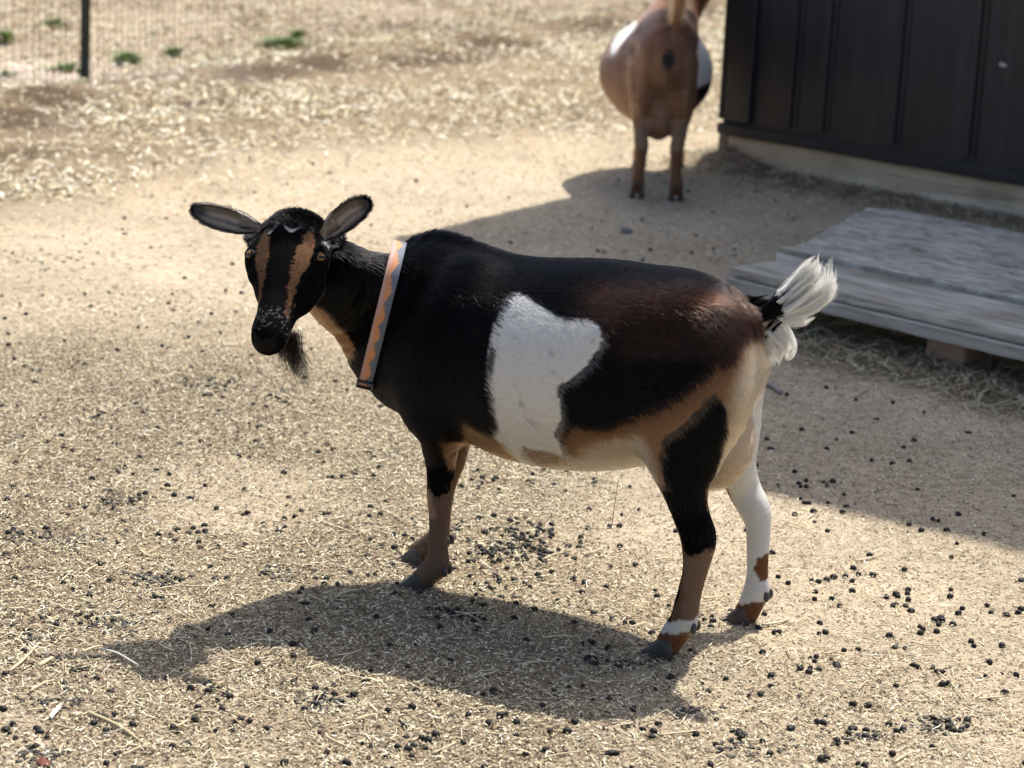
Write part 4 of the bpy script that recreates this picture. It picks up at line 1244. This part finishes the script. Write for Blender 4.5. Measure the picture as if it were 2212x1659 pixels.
    S = clump(S, .5, .011)
    hair_object('fur', S, cc, np.full(n, .0004), g, FUR)
    # raised tail with loose blond hair
    C = catmull(np.array([(-.045, -.018, .49), (-.07, -.025, .535), (-.068, -.032, .60), (-.06, -.02, .655), (-.055, -.0, .68)]), 4)
    n, k = 900, 7; out = np.zeros((n, k, 3)); L = rng.uniform(.4, 1.0, n); st = rng.uniform(0, .45, n); off = rng.normal(0, 1, (n, 3))
    for j in range(k):
        t = j / (k - 1); s_ = np.clip(st + (1 - st) * L * t, 0, 1) * (len(C) - 1); i = np.clip(s_.astype(int), 0, len(C) - 2); f = (s_ - i)[:, None]
        out[:, j] = C[i] * (1 - f) + C[i + 1] * f + off * (.007 + .012 * t) * np.array([.6, 1, .4])
    col = np.where(rng.uniform(0, 1, (n, 1)) < .6, np.array([[.55, .33, .17]]), np.array([[.22, .095, .045]]))
    hair_object('tail_hair', clump(out, .4, .01), col, np.full(n, .0004), g, FUR)
brown_goat()

# ================================================================== SHED
def shed():
    g = empty('shed', (SA[0], SA[1], 0), 'dark brown ribbed board shed standing on a timber skid, a gambrel end facing the yard', 'shed')
    ax = np.array([[SW[0], SW[1], 0], [SN[0], SN[1], 0], [0, 0, 1]])       # along, outwards, up
    O3 = np.array([SA[0], SA[1], 0])
    P = lambda a, n, z: np.array([0, 0, 0]) + np.array([a, n, z]) @ ax
    dk = mat('dark_siding', (.022, .018, .020), .55)
    nt = dk.node_tree; L = nt.links.new; b = nt.nodes['Principled BSDF']
    tc = nn(dk, 'ShaderNodeTexCoord'); mp = nn(dk, 'ShaderNodeMapping'); mp.inputs['Scale'].default_value = (14, 14, 1.2)
    L(tc.outputs['Object'], mp.inputs[0]); n1 = nn(dk, 'ShaderNodeTexNoise', Scale=1.6, Detail=6.0, Roughness=.6); L(mp.outputs[0], n1.inputs[0])
    r = ramp(dk, [(.3, (.016, .013, .014)), (.55, (.026, .021, .023)), (.8, (.048, .040, .040))]); L(n1.outputs['Fac'], r.inputs[0]); L(r.outputs[0], b.inputs['Base Color'])
    bp = nn(dk, 'ShaderNodeBump', Strength=.25, Distance=.004); L(n1.outputs['Fac'], bp.inputs['Height']); L(bp.outputs[0], b.inputs['Normal'])
    zb = .105; KN = .035                                # underside of the wall, its overhang past the skid
    so = -float(SUN_H @ SN)
    h1, h2 = 1.72 / (KS * so), 2.64 / (KS * so)
    wsh = -KS * float(SUN_H @ SW)
    a2 = 1.38 + 0 - wsh * h2
    Wd = 2 * a2 + 1.5
    prof = [(-.02, zb), (-.02, h1), (a2, h2), (Wd / 2, h2 + .22), (Wd - a2, h2), (Wd + .02, h1), (Wd + .02, zb)]
    D = 3.2
    mb = MB()
    V = [P(a, KN, z) for a, z in prof] + [P(a, -D, z) for a, z in prof]; n = len(prof)
    mb.add(V, [tuple(range(n)), tuple(range(2 * n - 1, n - 1, -1))] + [(i, i + n, (i + 1) % n + n, (i + 1) % n) for i in range(n)])
    mb.build('wall', dk, g)
    def top(a):
        return float(np.interp(a, [q[0] for q in prof[1:6]], [q[1] for q in prof[1:6]]))
    rb = MB()
    for a in [.245] + [.372 + .268 * q for q in range(int((Wd - .5) / .268))]:      # board seams: a raised lip beside a narrow shadow gap
        for da, wd_, pr in ((0, .010, .009), (.026, .005, .005)):
            zt = top(a + da) - .03
            rb.box(P(a + da, KN + pr / 2 + .001, (zb + .05 + zt) / 2), ax, (wd_, pr / 2, (zt - zb - .05) / 2), .0025)
    rb.build('board_ribs', dk, g)
    tr = MB()
    tr.box(P(.045, KN + .010, (zb + .02 + h1) / 2), ax, (.052, .009, (h1 - zb - .06) / 2), .003)
    tr.box(P(-.028, KN - .045, (zb + .02 + h1) / 2), ax, (.008, .052, (h1 - zb - .06) / 2), .002)
    tr.build('corner_trim', mat('corner_trim_paint', (.012, .012, .015), .5), g)
    bt = MB()
    bt.box(P(Wd / 2, KN + .006, zb + .012), ax, (Wd / 2 + .03, .014, .018), .004)
    bt.build('bottom_trim', mat('bottom_trim_paint', (.020, .018, .020), .6), g)
    sk = wood_mat('skid_timber', (.30, .21, .14), (.58, .46, .33), (.80, .70, .56), (1.6, 16, 30), .85, .5, -math.atan2(SW[1], SW[0]))
    s_ = MB(); s_.box(P(Wd / 2, -.010, .045), ax, (Wd / 2 - .0, .038, .052), .004)
    s_.build('skid', sk, g)
    s_ = MB(); s_.box(P(Wd / 2, -D + .08, .045), ax, (Wd / 2, .038, .052), .004); s_.build('skid', sk, g)
    en = MB(); en.box(P(-.025, -.05, .045), ax, (.022, .07, .05), .004); en.build('skid_end', wood_mat('end_timber', (.15, .11, .08), (.22, .16, .12), (.30, .24, .18), (20, 20, 6)), g)
    rf = MB()
    for i in range(1, 5):
        p0, p1 = np.array(prof[i]), np.array(prof[i + 1]); d = p1 - p0; Ls = np.linalg.norm(d); d /= Ls; nr = np.array([-d[1], d[0]])
        c = (p0 + p1) / 2 + nr * .018
        ax2 = np.stack([d[0] * ax[0] + d[1] * ax[2], ax[1], nr[0] * ax[0] + nr[1] * ax[2]])
        rf.box(P(c[0], (KN + .03 - D - .03) / 2, c[1]), ax2, (Ls / 2 + .004, (D + KN + .06) / 2, .014), .003)
    rf.build('roof', mat('roof_sheet', (.05, .045, .045), .5), g)
    # small light sticker on the siding
    q = ray(2167, 141); t = ((O3 - EYE) @ ax[1] + KN + .004) / (q @ ax[1]); w = EYE + q * t - O3
    mb = MB(); mb.box(w, ax, (.011, .0012, .0045)); mb.box(w + ax[0] * -.006 + ax[2] * .006, ax, (.005, .0012, .002)); mb.build('sticker', mat('pale_sticker', (.45, .44, .42), .5), g)
shed()

# ================================================================== LOW WOODEN PLATFORM
def platform():
    zt = .125
    A = gp(1574, 578, zt); B = gp(2212, 726, zt)
    g = empty('platform', (A[0], A[1], 0), 'low weathered grey wooden platform of planks and plywood in the shade', 'platform')
    O = np.array([A[0], A[1], 0])
    d = (B - A)[:2]; d /= np.linalg.norm(d); nb = np.array([-d[1], d[0]])                 # along the front, and towards the back
    ax = np.array([[d[0], d[1], 0], [nb[0], nb[1], 0], [0, 0, 1.0]])
    def st(P): q = P[:2] - A[:2]; return q @ d, q @ nb
    w1 = st(gp(1683, 544, zt))[1]; w1b = st(gp(2212, 657, zt))[1]
    s1 = st(gp(1683, 542, zt))[0]; sb, wb = st(gp(1925, 462, zt)); L = 1.9
    ra = math.atan2(d[1], d[0])
    gw = wood_mat('weathered_wood', (.17, .14, .10), (.40, .37, .31), (.62, .59, .52), (5, 55, 60), .9, .7, -ra)
    gw2 = wood_mat('weathered_plywood', (.17, .14, .10), (.42, .39, .33), (.66, .625, .55), (16, 34, 40), .92, .8, -ra)
    ew = wood_mat('weathered_edge', (.22, .20, .17), (.36, .335, .30), (.50, .48, .43), (4, 60, 90), .9, .5, -ra)
    def slab(name, outline, z0, z1, m, jag=.0):
        n = len(outline); mb = MB()
        o = np.array(outline, float)
        if jag:
            out = []
            for i in range(n):
                a, b = o[i], o[(i + 1) % n]; k = max(2, int(np.linalg.norm(b - a) / .03))
                for j in range(k):
                    out.append(a + (b - a) * j / k + (rng.normal(0, jag, 2) if j else 0))
            o = np.array(out); n = len(o)
        c = o.mean(0)
        rows = [(z0, 1), (z1 - .002, 1), (z1, .9985)]
        V = []
        for z, f in rows:
            for q in o:
                e = c + (q - c) * f
                V.append(np.array([e[0], e[1], z]) @ ax)
        F = [tuple(range(n - 1, -1, -1)), tuple(range(2 * n, 3 * n))]
        for r_ in range(2): F += [(r_ * n + i, r_ * n + (i + 1) % n, (r_ + 1) * n + (i + 1) % n, (r_ + 1) * n + i) for i in range(n)]
        mb.add(V, F); return mb.build(name, m, g)
    wm = (w1 + w1b) / 2
    slab('plank', [(0, 0), (L, -.004), (L, w1b - .008), (s1 * .98, w1 - .006), (.012, w1 - .09)], zt - .018, zt, gw, .0012)
    slab('plywood_top', [(s1, w1 + .010), (L, w1b + .014), (L, wb + .10), (sb + .55, wb + .035), (sb + .02, wb + .02), (sb - .06, wb - .03), (s1 + .02, w1 + .05)], zt - .014, zt + .010, gw2, .003)
    slab('front_board', [(.012, -.022), (L, -.03), (L, .07), (.02, .07)], zt - .046, zt - .021, ew, .0015)
    slab('cross_board', [(.03, .08), (.12, .08), (.12, wb - .05), (.03 + .25, wb - .05)], zt - .044, zt - .020, ew, .001)
    br = wood_mat('red_block', (.22, .14, .10), (.34, .22, .16), (.42, .30, .22), (9, 9, 12), .95, .5)
    for (u0, u1, v0) in ((1578, 1652, 676), (2012, 2108, 800)):
        p0 = gp(u0, v0 - 10 if u0 < 1700 else 787); p1 = gp(u1, v0 + 5)
        s0, n0 = st(p0); s_1, n1 = st(p1)
        mb = MB(); c = np.array([(s0 + s_1) / 2, max(n0, -.0) * .3 + .055, 0])
        h = (s_1 - s0) / 2
        mb.box(np.array([c[0], c[1], .033]) @ ax, ax, (h, .045, .036), .006)
        mb.build('leg', br, g)
        mb = MB(); mb.box(np.array([c[0] + .005, c[1], .0735]) @ ax, ax, (h * .98, .042, .0042), .001); mb.build('spacer', ew, g)
    for s_0 in (.35, 1.1, 1.7):
        mb = MB(); mb.box(np.array([s_0, wb - .1, .037]) @ ax, ax, (.05, .05, .040), .006); mb.build('leg', br, g)
    return A, d, nb, wb, L
PA, PD, PN, PWB, PL = platform()

# loose hay lying under and before the platform, and along the shed
n = 15000
s_ = rng.uniform(.05, 1.8, n); q_ = np.where(rng.uniform(0, 1, n) < .75, rng.normal(-.02, .09, n), rng.uniform(-.1, .5, n))
xy = PA[:2] + s_[:, None] * PD + q_[:, None] * PN
k = rng.uniform(0, 1, n) < np.clip(.25 + .9 * fbm2(xy[:, 0], xy[:, 1], 5, 2, 3), 0, 1)
x, y = xy[k].T; n = len(x)
slivers('hay_under_platform', x, y, rng.uniform(.02, .09, n), rng.uniform(.0012, .0030, n), pick(n, [2, 2, 3, 3, 3, .5, 1.5]) * .8, rng.uniform(.002, .022, n) * smooth(-.22, 0, q_[k]) + .002, .22, [litter_mat], .3)
n = 7000
s_ = rng.uniform(-.15, 1.6, n); q_ = np.abs(rng.normal(0, .13, n)) + .02
xy = SA + s_[:, None] * SW + q_[:, None] * SN
k = rng.uniform(0, 1, n) < fbm2(xy[:, 0], xy[:, 1], 6, 2, 13)
x, y = xy[k].T; n = len(x)
slivers('hay_along_shed', x, y, rng.uniform(.012, .05, n), rng.uniform(.0015, .004, n), pick(n, [1.5, 1.5, 3, 3, 3, .5, 2]) * .8, rng.uniform(.002, .012, n), .25, [litter_mat], .3)

# ================================================================== FENCE
def fence():
    g = empty('fence', (FA[0], FA[1], 0), 'dark green metal post carrying fine wire netting at the edge of the pen', 'fence')
    gm = mat('green_post_paint', (.016, .032, .024), .5); wm = mat('netting_wire', (.10, .10, .09), .5, .6)
    ax = np.array([[FD[0], FD[1], 0], [FN[0], FN[1], 0], [0, 0, 1.0]])
    top = project(np.array([FA[0], FA[1], 1.25]))
    def post(off):
        mb = MB(); lean = np.array([.014, 0.0, 1.0]); lean /= np.linalg.norm(lean)
        a2 = np.array([[1, 0, -lean[0]], [0, 1, 0], lean])
        b = np.array([FD[0] * off, FD[1] * off, 0])
        mb.box(b + lean * .60, a2, (.0175, .0025, .66), .001)
        mb.box(b + lean * .60 + np.array([0, .013, 0]), a2, (.0028, .012, .655), .001)
        for z in np.arange(.06, 1.2, .055):
            mb.box(b + lean * z + np.array([0, -.0045, 0]), a2, (.004, .003, .009), .001)
        return mb.build('post', gm, g)
    post(0); post(5.4); post(-2.6)
    mb = MB(); LEFT, RIGHT = -2.6, 5.4
    def wire(p, q, r):
        d = q - p; a = np.cross(d, [0, 0, 1.0]) if abs(d[2]) < .5 * np.linalg.norm(d) else np.cross(d, [0, 1.0, 0]); a = a / np.linalg.norm(a) * r; b2 = np.cross(d, a); b2 = b2 / np.linalg.norm(b2) * r
        V = [p + a, p - a * .5 + b2 * .87, p - a * .5 - b2 * .87, q + a, q - a * .5 + b2 * .87, q - a * .5 - b2 * .87]
        mb.add(V, [(0, 1, 4, 3), (1, 2, 5, 4), (2, 0, 3, 5)])
    f3 = lambda s, z: np.array([FD[0] * s, FD[1] * s, z]) - np.array([FN[0], FN[1], 0]) * .012
    for s in np.arange(LEFT, RIGHT, .035):
        j = rng.normal(0, .004)
        wire(f3(s + j, .02), f3(s + j * .3, 1.15), .0013)
    for z in np.arange(.03, 1.16, .055):
        for s in np.arange(LEFT, RIGHT, .8):
            wire(f3(s, z), f3(min(s + .8, RIGHT), z), .0014)
    mb.build('wire_netting', wm, g)
fence()

# ================================================================== GREEN WEEDS
wm_ = mat('weed_leaf', (.09, .15, .045), .6, attr=True)
def weed(u, v, wpx, hpx, nleaf, label):
    c = gp(u, v); sc_ = (c[1] / FPX)
    W, H = wpx * sc_ / 2, hpx * sc_
    mb = MB()
    for i in range(nleaf):
        a = rng.uniform(0, 6.28); r = abs(rng.normal(0, .5)) * W
        b = np.array([r * math.cos(a), r * math.sin(a) * .8, 0]); h = H * rng.uniform(.4, 1.1); ln = rng.uniform(.3, .9) * h
        dirx = np.array([math.cos(a), math.sin(a), 0]); sd_ = np.array([-math.sin(a), math.cos(a), 0]); w = rng.uniform(.004, .010)
        V = [sd_ * -.002, sd_ * .002]
        for t in (0, .35, .7, 1):
            ctr = b + dirx * ln * t * t * .8 + np.array([0, 0, h * t * (1 - .25 * t)])
            ww = w * (1 - abs(t - .4) * 1.3) if t < 1 else .0006
            V += [ctr - sd_ * ww, ctr + sd_ * ww]
        col = np.array([.13, .24, .06]) * rng.uniform(.6, 1.3) * np.array([rng.uniform(.8, 1.5), 1, 1])
        mb.add(V, [(0, 1, 3, 2), (2, 3, 5, 4), (4, 5, 7, 6), (6, 7, 9, 8)], col)
    o = mb.build('weed', wm_, None, True)
    o.location = (c[0], c[1], relief(np.array([c[0]]), np.array([c[1]]))[0])
    tag(o, label, 'weed', 'green weeds beyond the netting')
weed(610, 103, 100, 30, 420, 'widest green weed clump, low and spreading, in the middle of the straw beyond the netting')
weed(640, 88, 30, 34, 90, 'small upright green weed rising behind the widest weed clump')
weed(275, 138, 56, 40, 200, 'bushy green weed clump just right of the dark fence post')
weed(140, 155, 80, 26, 150, 'thin patch of green weed left of the fence post')
weed(375, 122, 44, 30, 80, 'sparse green weed tuft midway between two denser clumps right of the fence post')
weed(120, 60, 70, 30, 110, 'sparse green weed high behind the netting, left of the fence post')
weed(8, 95, 40, 40, 90, 'green weed cut by the left edge of the picture')
weed(330, 78, 26, 16, 40, 'tiny green weed sprig behind the bushy clump by the fence post')
weed(15, 165, 44, 16, 60, 'low green weed at the pale ground near the left edge')

# ================================================================== DUNG PELLETS
pm = mat('dung', (.022, .018, .015), .6, attr=True, spec=.3)
def pellet_mesh(seed, crumb=False):
    r = np.random.default_rng(seed)
    mb = MB().ellipsoid((0, 0, 0), I3, np.array([1, 1, 1.0]), 10, 7)
    V = mb.V[0]; V = V * (1 + .16 * (vnoise(V * 1.7 + seed * 3.1)[:, None] - .5) * 2 + (.25 if crumb else 0) * (vnoise(V * 3.3 + seed)[:, None] - .5) * 2)
    s = np.array([1.18, .95, .90]) if not crumb else np.array([1.5, 1.1, .55])
    V = V * s * .0046
    col = np.tile(np.array([.013, .011, .009]), (len(V), 1)) * (.6 + .9 * vnoise(V * 900)[:, None])
    return V, mb.F, col
P_V = [pellet_mesh(i, i >= 4) for i in range(6)]
def pellet_cloud():
    pts = []
    def cluster(u, v, su, sv, n):
        for _ in range(n):
            pts.append((u + rng.normal(0, su), v + rng.normal(0, sv)))
    cluster(1110, 1165, 48, 18, 62); cluster(1140, 1195, 55, 22, 50); cluster(1060, 1190, 34, 12, 24); cluster(1020, 1130, 70, 26, 10)
    cluster(1150, 1290, 120, 25, 16); cluster(860, 1190, 60, 35, 10)
    for (u, v, n) in ((70, 1165, 12), (260, 1085, 10), (470, 840, 16), (440, 860, 10), (590, 870, 10), (200, 1340, 14), (390, 1160, 8), (340, 1250, 14), (700, 1520, 10), (480, 1500, 10), (150, 1450, 12), (60, 1600, 10),
                      (1990, 1290, 8), (2030, 1330, 8), (1740, 1055, 7), (1770, 1105, 6), (1000, 1330, 10), (2040, 1560, 10), (1860, 1590, 12), (1750, 1450, 8), (1300, 1420, 12), (1600, 1600, 10), (2010, 1145, 4), (1960, 1380, 5), (900, 1600, 10)):
        cluster(u, v, 34, 15, n)
    for _ in range(340): pts.append((rng.uniform(-20, 2230), rng.uniform(1240, 1700)))
    for _ in range(330): pts.append((rng.uniform(-20, 1500), rng.uniform(620, 1280)))
    for _ in range(60): pts.append((rng.uniform(1500, 2230), rng.uniform(830, 1280)))
    for _ in range(90): pts.append((rng.uniform(0, 2212), rng.uniform(330, 640)))
    W = np.array([gp(u, v)[:2] for u, v in pts])
    keep = np.ones(len(W), bool)
    for i in range(len(W)):
        dd = np.hypot(*(W[:i] - W[i]).T)
        if i and (dd[keep[:i]] < .0066).any(): keep[i] = False
    # none under the platform top, in the shed or in a hoof
    q = (W - PA[:2]); on = (q @ PD > 0) & (q @ PN > 0) & (q @ PN < PWB + .05); keep &= ~on
    q = (W - SA); keep &= ~((q @ SW > -.05) & (q @ SN < .03))
    for rows in (NH, FH, NF, FF):
        h = to_world(foot(rows))[:2]; keep &= np.hypot(*(W - h).T) > .034
    return W[keep]
PW_ = pellet_cloud()
order = np.argsort(PW_[:, 1]); PW_ = PW_[order]
uvp = project(np.c_[PW_, np.zeros(len(PW_))]); vis = (uvp[:, 0] > 0) & (uvp[:, 0] < PW) & (uvp[:, 1] > 0) & (uvp[:, 1] < PH)
near_i = np.where(vis)[0][:300]; rest = np.setdiff1d(np.arange(len(PW_)), near_i)
pmesh = []
for V, F, C in P_V:
    o = mesh_from('dung_pellet', V, F, [pm], True, colors=C); pmesh.append(o.data); bpy.data.objects.remove(o)
zz = relief(PW_[:, 0], PW_[:, 1])
for i in near_i:
    k = int(rng.choice(6, p=[.21, .21, .2, .2, .1, .08])); s = float(rng.uniform(.6, 1.2))
    o = bpy.data.objects.new('dung_pellet', pmesh[k]); sc.collection.objects.link(o)
    o.location = (PW_[i, 0], PW_[i, 1], zz[i] + .0022 * s); o.scale = (s, s, s)
    o.rotation_euler = (rng.normal(0, .25), rng.normal(0, .25), rng.uniform(0, 6.28))
    tag(o, 'small dark round dung pellet lying on the sandy soil', 'dung pellet', 'dung pellets scattered near the camera')
mb = MB()
for i in rest:
    V, F, C = P_V[int(rng.choice(6, p=[.21, .21, .2, .2, .1, .08]))]; s = rng.uniform(.72, 1.2); a = rng.uniform(0, 6.28)
    R2 = np.array([[math.cos(a), math.sin(a), 0], [-math.sin(a), math.cos(a), 0], [0, 0, 1]])
    mb.add((V * s) @ R2 + np.array([PW_[i, 0], PW_[i, 1], zz[i] + .002]), F, C)
o = mb.build('distant_dung_pellets', pm, None, True); tag(o, kind='stuff')
# crushed dung crumbs in flattened heaps
mb = MB()
for (u, v, su, sv, n) in ((120, 1170, 60, 10, 70), (250, 1090, 30, 9, 45), (480, 835, 45, 9, 50), (330, 1252, 26, 8, 50), (260, 1350, 22, 12, 45), (90, 1640, 30, 8, 40), (700, 1525, 30, 6, 30), (980, 1330, 30, 6, 30), (60, 1375, 40, 6, 30), (1350, 1430, 50, 6, 30),
                          (2010, 1565, 36, 7, 40), (1850, 1590, 40, 8, 30), (620, 1240, 40, 8, 30), (840, 980, 40, 6, 25), (200, 900, 80, 10, 40), (100, 560, 90, 12, 40), (140, 1520, 40, 8, 35), (1640, 1620, 40, 8, 25), (1500, 1540, 30, 6, 18)):
    for _ in range(n):
        p = gp(u + rng.normal(0, su), v + rng.normal(0, sv)); V, F, C = P_V[4 + int(rng.integers(2))]; s = rng.uniform(.35, .9); a = rng.uniform(0, 6.28)
        R2 = np.array([[math.cos(a), math.sin(a), 0], [-math.sin(a), math.cos(a), 0], [0, 0, 1]])
        mb.add((V * s) @ R2 + np.array([p[0], p[1], relief(p[:1], p[1:2])[0] + .001]), F, C * 1.8 + .02)
o = mb.build('dung_crumbs', pm, None, True); tag(o, kind='stuff')

# ================================================================== SINGLE STALKS, STONE, STICKS
stalk_m = mat('straw_stalk', attr=True, rough=.6, spec=.3)
def stalk(pts, r, col, label, name='straw_stalk', cat='straw stalk', group='long straw stalks on the ground', flat=.5, z=.004):
    P = []
    for q in pts:
        g_ = gp(q[0], q[1]); P.append([g_[0], g_[1], relief(g_[:1], g_[1:2])[0] + z + (q[2] if len(q) > 2 else 0)])
    P = catmull(np.array(P), 3); c = P.mean(0)
    mb = MB(); mb.tube(P - c, np.linspace(1, .7, len(P)) * r, 6, True, col)
    mb.V[0][:, 2] *= 1
    o = mb.build(name, stalk_m, None, True); o.location = c
    return tag(o, label, cat, group)
SC = (.62, .52, .33)
stalk([(190, 1550), (232, 1566), (270, 1584), (300, 1607)], .0030, (.45, .38, .22), 'thickest and longest bent straw stalk in the lower left corner area', group=None)
stalk([(20, 1455), (50, 1430), (84, 1390)], .0022, SC, 'long straight pale straw stalk near the left edge, pointing up to the right', group=None)
stalk([(84, 1444), (112, 1424)], .0034, (.62, .56, .34), 'short wide yellowish straw beside the long stalk near the left edge', group=None)
stalk([(214, 1410, .004), (250, 1428, .01), (262, 1436, .012), (300, 1450, .006)], .0016, (.7, .66, .55), 'forked pale twig lying in the head shadow of the goat', name='twig', cat='twig', group=None)
stalk([(64, 1500), (90, 1484), (118, 1475)], .0016, SC, 'slim bent straw stalk low on the left between dark dung crumbs', group=None)
stalk([(2020, 1455), (2060, 1490), (2095, 1530)], .0013, (.55, .46, .32), 'thin dry stem lying in the lower right sunny soil', name='dry_stem', cat='dry stem', group=None)
stalk([(2085, 1530), (2120, 1545), (2150, 1542)], .0012, (.5, .42, .3), 'short thin dry stem at the end of a longer one, lower right', name='dry_stem', cat='dry stem', group=None)
stalk([(1645, 1357), (1680, 1352), (1704, 1343)], .0020, (.62, .54, .38), 'pale straw stalk beside the brown foot of the white hind leg', group=None)
stalk([(1646, 826), (1668, 840), (1688, 853)], .0066, (.30, .26, .22), 'short grey piece of stick in the shade just behind the hind legs', name='stick', cat='stick', group=None, z=.006)
stalk([(1320, 1146, -.004), (1322.5, 1143, .012), (1326, 1139, .045), (1330, 1136, .075)], .0008, (.16, .13, .10), 'thin dark dry stem standing upright under the belly of the goat', name='dry_stem', cat='dry stem', group=None)
stalk([(1690, 1133), (1730, 1145), (1765, 1158)], .0012, SC, 'thin straw stalk on the sunny soil right of the hind legs', group=None)
stalk([(684, 1132), (720, 1142), (763, 1158)], .0015, SC, 'pale straw stalk left of the front hooves, halfway to the picture edge', group=None)
for _ in range(150):
    u, v = rng.uniform(0, 2212), rng.uniform(980, 1655)
    if rng.uniform() > litter(*[np.array([q]) for q in gp(u, v)[:2]])[0] * 1.1 + .12: continue
    a = rng.uniform(-.9, .9) if rng.uniform() < .8 else rng.uniform(0, 3.1); Ls = rng.uniform(12, 34) * (v / 1400)
    dx, dy = Ls * math.cos(a), -Ls * math.sin(a) * .55
    stalk([(u - dx, v - dy), (u + rng.normal(0, 2.5), v + rng.normal(0, 2.5)), (u + dx, v + dy)], rng.uniform(.0008, .0018), tuple(np.array(SC) * rng.uniform(.75, 1.2)), 'short pale straw stalk lying loose on the ground litter')
def stone(u, v, rpx, col, label, name='stone'):
    c = gp(u, v); r = rpx * c[1] / FPX
    mb = MB().ellipsoid((0, 0, 0), I3, np.array([1, .85, .62]) * r, 20, 14)
    V = mb.V[0]; mb.V[0] = V * (1 + .35 * (vnoise(V / r * 1.4 + u)[:, None] - .5)); mb.C = [np.tile(col, (len(V), 1)) * (.7 + .6 * vnoise(V / r * 6)[:, None])]
    o = mb.build(name, litter_mat, None, True); o.location = (c[0], c[1], relief(c[:1], c[1:2])[0] + r * .35)
    tag(o, label, name)
stone(1352, 506, 13, (.20, .19, .19), 'grey stone lying alone in the shed shadow behind the back of the goat')
def leaf(pts, col, label, name):
    P = np.array([gp(*q) for q in pts]); c = P.mean(0); n = len(P)
    V = [p - c + np.array([0, 0, .004 + .003 * math.sin(i * 1.7)]) for i, p in enumerate(P)]
    V += [p - np.array([0, 0, .0009]) for p in V]
    mb = MB().add(V, [tuple(range(n)), tuple(range(2 * n - 1, n - 1, -1))] + [(i, i + n, (i + 1) % n + n, (i + 1) % n) for i in range(n)], col)
    o = mb.build(name, litter_mat); o.location = c + np.array([0, 0, relief(c[:1], c[1:2])[0] + .001]); tag(o, label, name.replace('_', ' '))
leaf([(106, 1558), (118, 1548), (128, 1534), (133, 1531), (130, 1545), (122, 1556), (112, 1561)], (.72, .66, .55), 'white papery husk lying in the lower left corner above the thick stalk', 'husk')
leaf([(78, 1657), (92, 1650), (108, 1655), (112, 1664), (90, 1668)], (.13, .045, .028), 'small red leaf cut by the lower picture edge at the left', 'leaf')
